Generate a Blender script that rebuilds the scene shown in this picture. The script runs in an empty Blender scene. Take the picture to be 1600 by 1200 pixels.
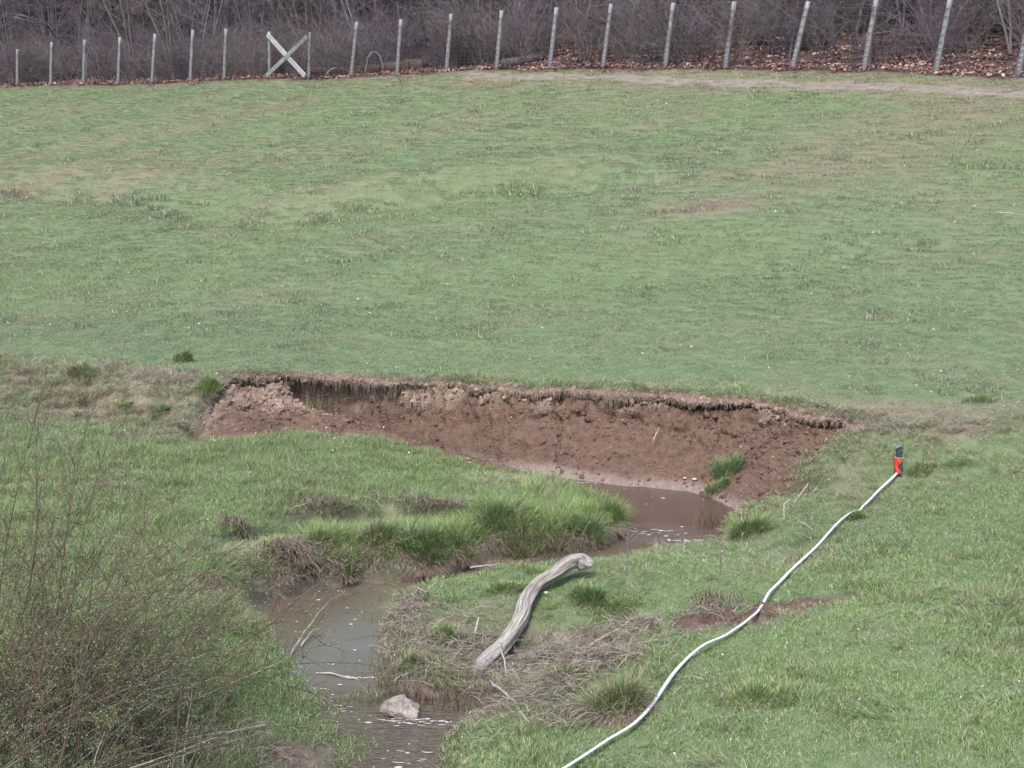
import bpy, math, random
import numpy as np
random.seed(5)
rng = np.random.default_rng(11)
sc = bpy.context.scene
# ------------------------------------------------------------------ camera, sky, sun, exposure
CAMZ, FPX, PITCH = 4.9, 2200.0, math.radians(11)
cam_d = bpy.data.cameras.new("camera"); cam = bpy.data.objects.new("camera", cam_d)
sc.collection.objects.link(cam); sc.camera = cam
cam.location = (0, 0, CAMZ); cam.rotation_euler = (math.pi/2 - PITCH, 0, 0)
cam_d.sensor_width = 36; cam_d.lens = 36*FPX/1600; cam_d.clip_start = .1; cam_d.clip_end = 3000
world = bpy.data.worlds.new("World"); sc.world = world; world.use_nodes = True
wn = world.node_tree.nodes; wl = world.node_tree.links
SUN_EL, SUN_AZ = math.radians(58), math.radians(200)
sky = wn.new("ShaderNodeTexSky"); sky.sky_type = 'NISHITA'; sky.sun_disc = False
sky.sun_elevation = SUN_EL; sky.sun_rotation = SUN_AZ
sky.air_density = 1.0; sky.dust_density = 3.0; sky.ozone_density = 2.0
wl.new(sky.outputs[0], wn["Background"].inputs[0]); wn["Background"].inputs[1].default_value = .125
sd = bpy.data.lights.new("sun", 'SUN'); sd.energy = 1.5; sd.angle = math.radians(16); sd.color = (1, .96, .93)
sun = bpy.data.objects.new("sun", sd); sc.collection.objects.link(sun)
sun.rotation_euler = (math.pi/2 - SUN_EL, 0, math.pi - SUN_AZ)
sc.view_settings.view_transform = 'Standard'; sc.view_settings.look = 'None'
sc.view_settings.gamma = 1; sc.view_settings.exposure = 1.43
sc.cycles.max_bounces = 5; sc.cycles.diffuse_bounces = 3; sc.cycles.glossy_bounces = 2
sc.cycles.transparent_max_bounces = 4; sc.cycles.caustics_reflective = False
COL = sc.collection

# ------------------------------------------------------------------ helpers
def ray(px, py):
    a = (px-800.0)/FPX; b = (py-600.0)/FPX
    return np.array([a, math.cos(PITCH) - b*math.sin(PITCH), -math.sin(PITCH) - b*math.cos(PITCH)])
def at_z(px, py, z):
    r = ray(px, py); t = (z-CAMZ)/r[2]; return np.array([r[0]*t, r[1]*t])
def at_y(px, py, Y):
    r = ray(px, py); t = Y/r[1]; return np.array([r[0]*t, Y, CAMZ + r[2]*t])
def at_surf(px, py, fn, z0=0.0):
    """first hit of the ray with the surface z = fn(x, y)"""
    r = ray(px, py); r = r/r[1]; lo, hi = 9.0, 150.0; Y = np.geomspace(lo, hi, 420)
    for _ in range(3):
        below = (CAMZ+r[2]*Y) <= fn(r[0]*Y, Y)
        k = int(np.argmax(below)) if below.any() else len(Y)-1
        Y = np.linspace(Y[max(k-1, 0)], Y[k], 40)
    return np.array([r[0]*Y[-1], Y[-1], CAMZ+r[2]*Y[-1]])
def sstep(a, b, x):
    t = np.clip((x-a)/(b-a), 0, 1); return t*t*(3-2*t)
def hsh(ix, iy, iz, s):
    n = (ix*374761393 + iy*668265263 + iz*2147483647 + s*974634777) & 0xFFFFFFFF
    n = ((n ^ (n >> 13))*1274126177) & 0xFFFFFFFF
    n = ((n ^ (n >> 16))*2246822519) & 0xFFFFFFFF
    return ((n ^ (n >> 15)) & 0xFFFFFF)/float(0xFFFFFF)
def vnoise(x, y, z=None, s=0):
    x = np.asarray(x, float); y = np.asarray(y, float)
    z = np.zeros_like(x) if z is None else np.asarray(z, float)
    xi, yi, zi = (np.floor(v).astype(np.int64) for v in (x, y, z))
    fx, fy, fz = x-xi, y-yi, z-zi
    fx, fy, fz = (f*f*f*(f*(f*6-15)+10) for f in (fx, fy, fz))
    r = 0
    for dx in (0, 1):
        wx = fx if dx else 1-fx
        for dy in (0, 1):
            wy = fy if dy else 1-fy
            for dz in (0, 1):
                wz = fz if dz else 1-fz
                r = r + wx*wy*wz*hsh(xi+dx, yi+dy, zi+dz, s)
    return r*2-1
def fbm(x, y, z=None, s=0, o=3):
    r = 0; a = 1.0; f = 1.0; t = 0
    for k in range(o):
        r = r + a*vnoise(np.asarray(x)*f + 17.3*k, np.asarray(y)*f - 9.1*k, None if z is None else np.asarray(z)*f, s+k)
        t += a; a *= .5; f *= 2.03
    return r/t
def seg_sd(x, y, P):
    """signed distance to an open polyline (positive on its right-hand side) and arclength"""
    P = np.asarray(P, float); L = np.hypot(*(P[1:]-P[:-1]).T); cum = np.concatenate([[0], np.cumsum(L)])
    best = np.full(x.shape, 1e9); sg = np.ones(x.shape); al = np.zeros(x.shape)
    for i in range(len(P)-1):
        dx, dy = P[i+1]-P[i]; L2 = dx*dx+dy*dy
        t = ((x-P[i, 0])*dx + (y-P[i, 1])*dy)/L2; tc = np.clip(t, 0, 1)
        d = np.hypot(x-P[i, 0]-tc*dx, y-P[i, 1]-tc*dy)
        cr = (x-P[i, 0])*dy - (y-P[i, 1])*dx
        m = d < best - 1e-9
        best = np.where(m, d, best); sg = np.where(m, np.sign(cr), sg); al = np.where(m, cum[i]+tc*L[i], al)
    return best*sg, al
def poly_sd(x, y, P):
    """distance to polygon, negative inside"""
    P = np.asarray(P, float); n = len(P); best = np.full(x.shape, 1e9); ins = np.zeros(x.shape, bool)
    for i in range(n):
        a = P[i]; b = P[(i+1) % n]; dx, dy = b-a
        t = np.clip(((x-a[0])*dx+(y-a[1])*dy)/(dx*dx+dy*dy+1e-12), 0, 1)
        best = np.minimum(best, np.hypot(x-a[0]-t*dx, y-a[1]-t*dy))
        c = ((a[1] > y) != (b[1] > y)) & (x < (b[0]-a[0])*(y-a[1])/((b[1]-a[1]) + 1e-15)+a[0])
        ins ^= c
    return np.where(ins, -best, best)
def smooth_line(P, n=6):
    P = np.asarray(P, float); out = []
    for i in range(len(P)-1):
        p0 = P[max(i-1, 0)]; p1 = P[i]; p2 = P[i+1]; p3 = P[min(i+2, len(P)-1)]
        for k in range(n):
            t = k/n
            out.append(.5*((2*p1)+(-p0+p2)*t+(2*p0-5*p1+4*p2-p3)*t*t+(-p0+3*p1-3*p2+p3)*t**3))
    out.append(P[-1]); return np.array(out)

def mesh(name, V, F, mat=None, parent=None, smooth=False, attrs=None, link=True):
    """F: list of int arrays (M,k)"""
    me = bpy.data.meshes.new(name); V = np.asarray(V, np.float32)
    F = [np.asarray(f, np.int32) for f in (F if isinstance(F, list) else [F]) if len(f)]
    me.vertices.add(len(V)); me.vertices.foreach_set("co", V.ravel())
    loops = np.concatenate([f.ravel() for f in F]); sizes = np.concatenate([np.full(len(f), f.shape[1], np.int32) for f in F])
    me.loops.add(len(loops)); me.loops.foreach_set("vertex_index", loops)
    st = np.concatenate([[0], np.cumsum(sizes)[:-1]]).astype(np.int32)
    me.polygons.add(len(sizes)); me.polygons.foreach_set("loop_start", st)
    me.polygons.foreach_set("use_smooth", np.full(len(sizes), smooth))
    me.update(calc_edges=True)
    for k, a in (attrs or {}).items():
        a = np.asarray(a, np.float32)
        if a.ndim == 1:
            at = me.attributes.new(k, 'FLOAT', 'POINT'); at.data.foreach_set("value", a)
        else:
            at = me.attributes.new(k, 'FLOAT_COLOR', 'POINT')
            if a.shape[1] == 3: a = np.concatenate([a, np.ones((len(a), 1), np.float32)], 1)
            at.data.foreach_set("color", a.ravel())
    if mat: me.materials.append(mat)
    o = bpy.data.objects.new(name, me)
    if link: COL.objects.link(o)
    if parent: o.parent = parent
    return o
def tag(o, label=None, cat=None, group=None, kind=None):
    for k, v in (('label', label), ('category', cat), ('group', group), ('kind', kind)):
        if v: o[k] = v
    return o
def empty(name, loc, label, cat, group=None, rz=0):
    o = bpy.data.objects.new(name, None); COL.objects.link(o); o.location = loc; o.rotation_euler = (0, 0, rz)
    o.empty_display_size = .2
    return tag(o, label, cat, group)
class MB:
    def __init__(s): s.V = []; s.F = {}; s.n = 0; s.A = []
    def add(s, V, F, a=None):
        V = np.asarray(V, float); F = np.asarray(F, int)
        s.F.setdefault(F.shape[1], []).append(F+s.n); s.V.append(V); s.n += len(V)
        s.A.append(np.zeros(len(V)) if a is None else np.broadcast_to(np.asarray(a, float), (len(V),)))
    def build(s, name, mat, parent=None, smooth=False, link=True, attr='bv'):
        return mesh(name, np.concatenate(s.V), [np.concatenate(f) for f in s.F.values()], mat, parent, smooth, {attr: np.concatenate(s.A)}, link)
def tubes(P, R, sides=4, cap=True):
    """P (N,n,3) R (N,n) -> V, F quads (caps collapsed by tiny radius)"""
    P = np.asarray(P, float); R = np.asarray(R, float); N, n, _ = P.shape
    T = np.gradient(P, axis=1); T /= np.linalg.norm(T, axis=2, keepdims=True)+1e-9
    ref = np.where(np.abs(T[:, :1, 2:3]) > .9, np.array([1., 0, 0]), np.array([0, 0, 1.]))
    A = np.cross(T, np.broadcast_to(ref, T.shape)); A /= np.linalg.norm(A, axis=2, keepdims=True)+1e-9
    B = np.cross(T, A)
    an = np.arange(sides)*2*math.pi/sides
    V = P[:, :, None, :] + R[:, :, None, None]*(np.cos(an)[None, None, :, None]*A[:, :, None, :]+np.sin(an)[None, None, :, None]*B[:, :, None, :])
    idx = np.arange(N*n*sides).reshape(N, n, sides)
    a = idx[:, :-1]; b = idx[:, 1:]
    F = np.stack([a, np.roll(a, -1, 2), np.roll(b, -1, 2), b], -1).reshape(-1, 4)
    return V.reshape(-1, 3), F
def caps(N, n, sides):
    idx = np.arange(N*n*sides).reshape(N, n, sides)
    return np.concatenate([idx[:, 0, ::-1], idx[:, -1]])
def blades(base, az, h, lean, w, seg=3, curl=1.6):
    """curved grass blades. base (N,3)"""
    N = len(base); t = np.linspace(0, 1, seg+1)[None, :]
    ang = (lean[:, None]*(.25+.75*t**1.0*curl/1.6))
    d = h[:, None]/seg
    dx = np.cumsum(np.concatenate([np.zeros((N, 1)), np.sin(ang[:, 1:])*d], 1), 1)
    dz = np.cumsum(np.concatenate([np.zeros((N, 1)), np.cos(ang[:, 1:])*d], 1), 1)
    c = np.stack([np.cos(az), np.sin(az)], 1)
    P = np.zeros((N, seg+1, 3)); P[:, :, 0] = base[:, 0:1]+dx*c[:, 0:1]; P[:, :, 1] = base[:, 1:2]+dx*c[:, 1:2]; P[:, :, 2] = base[:, 2:3]+dz
    sa = az + rng.uniform(.6, 2.5, N); side = np.stack([np.cos(sa), np.sin(sa), np.zeros(N)], 1)
    ww = w[:, None]*(1-t**1.6*.9)*.5
    V = np.stack([P-side[:, None, :]*ww[:, :, None], P+side[:, None, :]*ww[:, :, None]], 2)
    idx = np.arange(N*(seg+1)*2).reshape(N, seg+1, 2)
    F = np.stack([idx[:, :-1, 0], idx[:, :-1, 1], idx[:, 1:, 1], idx[:, 1:, 0]], -1).reshape(-1, 4)
    return V.reshape(-1, 3), F, 2*(seg+1)
def leafquads(C, D, Nn, L, W):
    """diamond leaves at C, along D, with width across"""
    D = D/(np.linalg.norm(D, axis=1, keepdims=True)+1e-9); S = np.cross(D, Nn); S /= np.linalg.norm(S, axis=1, keepdims=True)+1e-9
    L = L[:, None]; W = W[:, None]
    up = np.cross(S, D)
    V = np.stack([C, C+D*L*.45+S*W*.5+up*L*.08, C+D*L, C+D*L*.45-S*W*.5+up*L*.08], 1).reshape(-1, 3)
    return V, np.arange(len(V)).reshape(-1, 4)

# ------------------------------------------------------------------ materials
def newmat(name, rough=.85, spec=.25):
    m = bpy.data.materials.new(name); m.use_nodes = True; nt = m.node_tree; b = nt.nodes["Principled BSDF"]
    b.inputs["Roughness"].default_value = rough; b.inputs["Specular IOR Level"].default_value = spec
    return m, nt, nt.nodes, nt.links, b
def noise(N, L, scale, detail=4, vec=None, rough=.6):
    n = N.new("ShaderNodeTexNoise"); n.inputs["Scale"].default_value = scale; n.inputs["Detail"].default_value = detail
    n.inputs["Roughness"].default_value = rough
    if vec: L.new(vec, n.inputs["Vector"])
    return n
def ramp(N, L, src, stops):
    r = N.new("ShaderNodeValToRGB"); e = r.color_ramp.elements
    while len(e) < len(stops): e.new(.5)
    for k, (p, c) in enumerate(stops):
        e[k].position = p; e[k].color = (*c, 1) if len(c) == 3 else c
    L.new(src, r.inputs[0]); return r
def mix(N, L, fac, a, b, mode='MIX'):
    m = N.new("ShaderNodeMix"); m.data_type = 'RGBA'; m.blend_type = mode
    for s, v in ((m.inputs[0], fac), (m.inputs[6], a), (m.inputs[7], b)):
        if isinstance(v, (int, float)): s.default_value = v
        elif isinstance(v, tuple): s.default_value = (*v, 1)
        else: L.new(v, s)
    return m.outputs[2]
def bump(N, L, h, strength, dist, b):
    n = N.new("ShaderNodeBump"); n.inputs["Strength"].default_value = strength; n.inputs["Distance"].default_value = dist
    L.new(h, n.inputs["Height"]); L.new(n.outputs[0], b.inputs["Normal"]); return n
def simple(name, c1, c2, scale, rough=.85, bstr=.4, bdist=.01, stretch=None, c3=None, spec=.25):
    m, nt, N, L, b = newmat(name, rough, spec)
    tc = N.new("ShaderNodeTexCoord"); vec = tc.outputs["Object"]
    if stretch:
        mp = N.new("ShaderNodeMapping"); mp.inputs["Scale"].default_value = stretch; L.new(vec, mp.inputs[0]); vec = mp.outputs[0]
    n = noise(N, L, scale, 6, vec)
    st = [(.3, c1), (.7, c2)] if c3 is None else [(.28, c1), (.52, c2), (.72, c3)]
    r = ramp(N, L, n.outputs[0], st); L.new(r.outputs[0], b.inputs["Base Color"])
    bump(N, L, n.outputs[0], bstr, bdist, b); return m
def grassmat(name, lohi=((.40, .42, .40), (1.65, 1.6, 1.5)), tip=(.30, .36, .16), straw=(.46, .38, .25), pstraw=.12, inst=True, base=(.12, .2, .07), trans=.25):
    m, nt, N, L, b = newmat(name, .55, .3)
    if inst:
        a = N.new("ShaderNodeAttribute"); a.attribute_type = 'INSTANCER'; a.attribute_name = 'gcol'; colr = a.outputs["Color"]
    else:
        rr = N.new("ShaderNodeRGB"); rr.outputs[0].default_value = (*base, 1); colr = rr.outputs[0]
    v = N.new("ShaderNodeAttribute"); v.attribute_name = 'bv'
    f = ramp(N, L, v.outputs["Fac"], [(0, lohi[0]), (.5, (1, 1, 1)), (1, lohi[1])])
    c = mix(N, L, 1.0, colr, f.outputs[0], 'MULTIPLY')
    k = ramp(N, L, v.outputs["Fac"], [(1-pstraw-.001, (0, 0, 0)), (1-pstraw, (1, 1, 1))]); k.color_ramp.interpolation = 'CONSTANT'
    c = mix(N, L, k.outputs[0], c, straw)
    k2 = ramp(N, L, v.outputs["Fac"], [(0.010, (1, 1, 1)), (.014, (0, 0, 0))]); k2.color_ramp.interpolation = 'CONSTANT'
    c = mix(N, L, k2.outputs[0], c, (.62, .64, .56))  # a few near-white blades: highlight sparkle painted into the colour
    L.new(c, b.inputs["Base Color"])
    tr = N.new("ShaderNodeBsdfTranslucent"); L.new(c, tr.inputs[0])
    ms = N.new("ShaderNodeMixShader"); ms.inputs[0].default_value = trans
    L.new(b.outputs[0], ms.inputs[1]); L.new(tr.outputs[0], ms.inputs[2]); L.new(ms.outputs[0], N["Material Output"].inputs[0])
    return m
G_FRESH = np.array([.175, .255, .115]); G_FIELD = np.array([.155, .225, .135]); G_DARK = np.array([.06, .115, .045])
G_DRY = np.array([.34, .285, .21]); G_DULL = np.array([.20, .205, .135]); G_LUSH = np.array([.18, .26, .08])

# ------------------------------------------------------------------ terrain functions
ZW = -0.5
FN = np.array([.65, .76]); FN /= np.linalg.norm(FN)
FT = np.array([-FN[1], FN[0]])                       # along the fence, to the left
def fence_h(x): return 62 + .0345*(x-27)
def fence_d(x): return 2.3*FPX/fence_h(x)
FBASE = [(27, 135), (79, 133), (130, 130), (184, 129), (237, 129), (297, 130), (350, 128), (421, 121), (482, 120), (548, 119), (620, 116),
         (697, 113), (775, 112), (858, 110), (941, 109), (1038, 107), (1132, 109), (1236, 108), (1348, 111), (1460, 118), (1588, 123)]
FPTS = np.array([at_y(x, y, fence_d(x)) for x, y in FBASE])
S0 = float(np.mean(FPTS[:, :2] @ FN))
fs = FPTS[:, :2] @ FT; o_ = np.argsort(fs)
fit = np.polyfit(fs[o_], FPTS[o_, 2], 3)
fsmin, fsmax = fs.min(), fs.max()
fso = np.polyfit(fs[o_], (FPTS[:, :2] @ FN)[o_], 2)
# field profile against distance from the fence (negative = this side)
_ps = np.array([-60, -33, -27, -24.4, -20.6, -16.8, -13, -9.2, -5.4, 0]) ; _pz = np.array([.5, .5, .53, .62, .98, 1.65, 2.55, 3.65, 4.8, 6.4])
_q = np.linspace(-60, 0, 600); _z = np.interp(_q, _ps, _pz)
_k = np.ones(41)/41; _zp = np.concatenate([np.full(20, _z[0]), _z, _z[-1]+(np.arange(1, 21))*(_z[-1]-_z[-2])])
_z = np.convolve(_zp, _k, 'valid')
_mg = []
def U(x, y):
    s = FN[0]*x + FN[1]*y; u = np.clip(FT[0]*x + FT[1]*y, fsmin-4, fsmax+4)
    f = s - np.polyval(fso, np.clip(u, fsmin, fsmax))
    zf = np.polyval(fit, np.clip(u, fsmin, fsmax))
    z = np.interp(f, _q, _z, left=.5)
    k = (z-.5)/5.9
    z = .5 + (zf-.5)*k
    un = np.clip((u-fsmin)/(fsmax-fsmin), 0, 1)
    sl = .32 - .22*sstep(.25, .62, un)
    b = np.maximum(f, 0); z = np.where(f > 0, zf + sl*np.minimum(b, 60)*sstep(-3, 5, b) + .05*np.maximum(b-60, 0), z)
    z = z + .16*fbm(x*.11, y*.11, s=3)*sstep(-34, -20, f) + .06*fbm(x*.6, y*.6, s=4)
    for g in _mg:
        if np.min(y) < 60:
            d, _ = seg_sd(x, y, g); z = z - .42*np.exp(-(d/1.1)**2)*(1+.5*fbm(x*.5, y*.5, s=7)) + .2*np.exp(-((d+2.4)/1.6)**2)*sstep(4.5, 2, np.abs(d))
    z = z + .05*sstep(-28, -22, s-S0+0*u)*0
    return z
LP = [(1600, 1190, .15), (1300, 1190, .05), (1000, 1190, -.1), (850, 1190, -.2), (760, 1180, -.33), (1600, 1000, .2), (1350, 1000, .12), (1150, 1040, -.03), (1600, 850, .3), (1400, 850, .16),
      (1250, 880, .02), (1150, 900, -.1), (1402, 742, .18), (1300, 745, .02), (1200, 800, -.15), (1150, 830, -.32), (1600, 740, .38), (1050, 860, -.36), (1180, 770, -.35),
      (1000, 900, -.2), (900, 930, -.24), (800, 930, -.28), (700, 950, -.34), (650, 1000, -.38), (700, 1070, -.35), (800, 1050, -.28), (900, 1080, -.18), (1000, 1000, -.12), (850, 1150, -.22),
      (0, 650, 0), (200, 660, -.0), (350, 680, -.05), (550, 700, -.1), (700, 725, -.2), (800, 760, -.26), (900, 800, -.26), (955, 815, -.27), (0, 800, .05), (200, 800, .05), (400, 780, .02), (500, 770, 0),
      (600, 770, -.04), (720, 780, -.15), (520, 850, -.14), (620, 855, -.15), (800, 840, -.17), (700, 850, -.14), (0, 950, .05), (200, 950, 0), (300, 900, -.05), (340, 820, 0), (420, 900, -.08),
      (400, 1080, -.22), (450, 1110, -.33), (200, 1100, -.1), (0, 1150, 0), (350, 1190, -.3), (500, 1170, -.42)]
_lx = np.array([[*at_z(*p), p[2]] for p in LP])
_lx = np.concatenate([_lx, [[-9, 28, 0], [0, 28, -.2], [9, 27, .3], [-20, 20, .1], [-20, 30, .1], [18, 20, .5], [18, 28, .5], [-10, 5, .1], [10, 5, .3], [0, 6, -.1], [-15, -8, .3], [15, -8, .6], [30, 10, .6], [-30, 10, .3], [0, -10, .2]]])
def _tps(r2): return np.where(r2 > 1e-12, .5*r2*np.log(r2+1e-12), 0)
_n = len(_lx); _K = _tps(((_lx[:, None, :2]-_lx[None, :, :2])**2).sum(2)) + np.eye(_n)*.15
_Pm = np.concatenate([np.ones((_n, 1)), _lx[:, :2]], 1)
_M = np.block([[_K, _Pm], [_Pm.T, np.zeros((3, 3))]])
_c = np.linalg.solve(_M, np.concatenate([_lx[:, 2], [0, 0, 0]]))
def Lf(x, y):
    xx = np.clip(x, -30, 30); yy = np.clip(y, -10, 32)
    r = _c[_n] + _c[_n+1]*xx + _c[_n+2]*yy
    for i in range(_n): r = r + _c[i]*_tps((xx-_lx[i, 0])**2+(yy-_lx[i, 1])**2)
    return r
# terrace edge: left degraded bank, red cut bank, right soft bank
TPX = [(-700, 535), (-300, 548), (0, 562), (120, 573), (250, 589), (340, 602), (372, 590), (450, 588), (560, 593), (630, 598), (700, 599), (780, 606), (830, 612), (880, 608), (950, 614), (1060, 621), (1150, 627),
       (1232, 640), (1250, 650), (1320, 656), (1350, 672), (1450, 680), (1600, 672), (1900, 662), (2500, 650)]
def _U1(x, y): return U(x, y)
_new = [smooth_line([at_surf(a, b, _U1)[:2] for a, b in q], 4) for q in ([(-200, 300), (10, 290), (130, 300), (240, 312), (330, 330), (450, 338), (540, 326), (640, 318)], [(690, 300), (800, 288), (900, 284)])]
_mg.extend(_new)
TR = np.array([at_surf(px, py, _U1, .5)[:2] for px, py in TPX])
TL = smooth_line(TR, 4)
_tl = np.hypot(*(TL[1:]-TL[:-1]).T); TCUM = np.concatenate([[0], np.cumsum(_tl)])
TK = TCUM[::4]                                        # arclength at each control point
def t_of(px): return float(np.interp(px, [p[0] for p in TPX], TK))
TA, TB = t_of(335), t_of(1338)
def edge_b(al): return np.interp(al, [t_of(0), t_of(300), t_of(360), t_of(830), t_of(1000), t_of(1180), t_of(1330), t_of(1450), t_of(1600)], [2.0, 1.4, 1.05, 1.1, 1.3, 1.45, 1.3, 1.2, 1.1])
def redness(al): return sstep(TA-.1, TA+.25, al)*sstep(TB+.15, TB-.2, al)
# stream outline at the water level
def WZ(l): return [at_z(a, b, ZW) for a, b in l]
WP = np.array(WZ([(470, 676), (600, 695), (720, 716), (780, 728), (840, 741), (900, 751), (1000, 762), (1075, 770), (1105, 780), (1150, 797), (1140, 815), (1128, 835), (1112, 852), (1070, 856), (1000, 864), (960, 882), (930, 897),
                  (860, 903), (765, 910), (712, 921), (655, 932), (612, 950), (592, 978), (583, 1010), (590, 1060), (604, 1088), (650, 1098), (700, 1100), (765, 1098), (800, 1110), (740, 1124), (700, 1138), (688, 1170), (684, 1200),
                  (670, 1260), (640, 1400), (600, 1700), (420, 1700), (470, 1400), (520, 1260), (550, 1200), (600, 1180), (590, 1160), (520, 1140), (492, 1095), (465, 1055), (440, 1022), (400, 1000), (385, 975), (400, 952), (432, 938), (480, 925), (560, 912),
                  (610, 914), (700, 899), (735, 887), (800, 878), (880, 868), (935, 858), (975, 838), (985, 815), (960, 800), (925, 790), (895, 775), (850, 751), (780, 734), (720, 723), (600, 702), (470, 682)]))
WLINE = WP
GUL = smooth_line([at_z(*p) for p in [(1300, 940, .05), (1240, 940, .05), (1180, 942, .0), (1100, 950, -.05), (1040, 972, -.1), (1000, 955, -.1), (940, 975, -.12), (880, 985, -.15), (820, 1035, -.25), (800, 1080, -.3), (780, 1100, -.4)]], 3)
SCP = smooth_line([at_z(*p) for p in [(300, 850, 0), (350, 828, 0), (400, 812, 0), (455, 800, 0), (500, 790, 0), (560, 783, 0), (620, 785, -.03), (700, 797, -.1), (760, 800, -.15)]], 3)
_SC = {}
def spots(x, y, lst):
    r = np.zeros_like(x)
    for px, py, z, rx, ry, a in lst:
        if (px, py, z) not in _SC: _SC[(px, py, z)] = at_surf(px, py, _U1) if py < 540 else at_z(px, py, z)
        c = _SC[(px, py, z)]; r = r + a*np.exp(-((x-c[0])/rx)**2-((y-c[1])/ry)**2)
    return r
DRY = [(760, 990, -.3, .8, .8, .35), (820, 1060, -.3, .6, .6, .35), (600, 1040, -.4, .2, .6, .5), (250, 620, .3, 3., 1., .35), (1110, 965, -.1, .5, .35, .9), (1230, 950, 0, .4, .25, .6), (950, 985, -.2, .45, .35, .9), (860, 1080, -.3, .6, .5, .8), (960, 1120, -.2, .3, .3, .5), (700, 1010, -.4, .6, .6, .7), (640, 960, -.4, .35, .4, .6),
       (900, 1000, -.2, .4, .3, .5), (430, 880, -.1, .6, .35, .9), (380, 850, 0, .4, .3, .6), (640, 800, -.1, .7, .22, .8), (500, 800, -.1, .5, .25, .7), (340, 950, -.2, .35, .35, .9), (660, 890, -.4, .6, .15, .5),
       (1400, 660, .5, 2.0, .5, .7), (1200, 880, 0, .5, .3, .5), (1360, 770, .2, .35, .5, .5), (1300, 700, .2, .6, .6, .5), (1500, 690, .5, 1.0, .4, .5), (1250, 870, 0, .4, .3, .35), (1040, 850, -.4, .3, .3, .6), (780, 750, -.2, .5, .5, .4),
       (60, 290, 2.9, 4, 1.6, .8), (230, 270, 3.1, 3, 1.0, .6), (480, 300, 2.8, 4, 1.0, .5), (1110, 320, 1.9, 1.6, .8, .9), (1400, 230, 2.6, 5, 3, .45), (1250, 260, 2.4, 3, 1, .35), (700, 360, 1.8, 3, 1.2, .25), (850, 285, 2.4, 6, 1.0, .25), (200, 215, 4.4, 8, 2, .4), (700, 200, 4, 10, 2, .3), (1500, 170, 4, 4, 2, .4),
       (60, 765, 0, .5, .2, .4), (210, 690, 0, .4, .2, .5), (100, 720, 0, .5, .2, .3)]
BARE = [(840, 1000, -.3, .15, .3, .5), (1010, 985, -.15, .25, .12, .6), (740, 1030, -.35, .35, .3, .5), (800, 985, -.3, .2, .2, .35), (655, 955, -.4, .2, .15, .6), (680, 1010, -.4, .3, .12, .5), (850, 1050, -.3, .3, .12, .5), (900, 1020, -.25, .2, .12, .5), (660, 1070, -.4, .4, .15, .8), (1110, 966, -.1, .62, .34, 1.6), (1060, 975, -.1, .3, .15, .8), (1240, 950, 0, .6, .2, 1.4), (960, 985, -.2, .45, .25, 1.1), (900, 975, -.2, .4, .15, .7), (1280, 745, .1, .7, .5, .35), (1360, 690, .4, .5, .2, .5), (1230, 800, -.1, .4, .3, .3), (440, 1180, -.35, .45, .3, .7), (460, 1170, -.4, .3, .2, .5), (330, 960, -.2, .25, .2, .4), (690, 1080, -.4, .5, .3, .6), (620, 1010, -.4, .18, .5, .6), (780, 1110, -.4, .3, .2, .6),
        (860, 960, -.2, .35, .2, .3), (470, 810, -.1, .2, .15, .6), (590, 805, -.1, .2, .15, .6), (1110, 322, 1.9, 1.2, .3, .5), (1550, 690, .5, .9, .25, .5)]
MOUNDS = [(*at_z(a, b_, -.2), r_, h_) for a, b_, r_, h_ in [(665, 868, .26, .15), (590, 850, .2, .12), (780, 815, .26, .14), (815, 855, .22, .10), (915, 835, .24, .13), (955, 812, .2, .10), (720, 850, .2, .08), (520, 850, .22, .10), (865, 845, .18, .08), (470, 840, .2, .1), (440, 800, .3, .08), (620, 770, .3, .08), (850, 790, .25, .06)]]
def trench(x, y, P, dep, w, R):
    d, al = seg_sd(x, y, P); tot = np.hypot(*(P[1:]-P[:-1]).T).sum()
    k = np.interp(al/tot, np.linspace(0, 1, len(dep)), dep)
    e = sstep(0, .05, al/tot)*sstep(1, .97, al/tot)
    d = d + .10*fbm(x*2.2, y*2.2, s=31)
    return k*e*sstep(0, w, d)*sstep(R, w*1.5, d)
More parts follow.
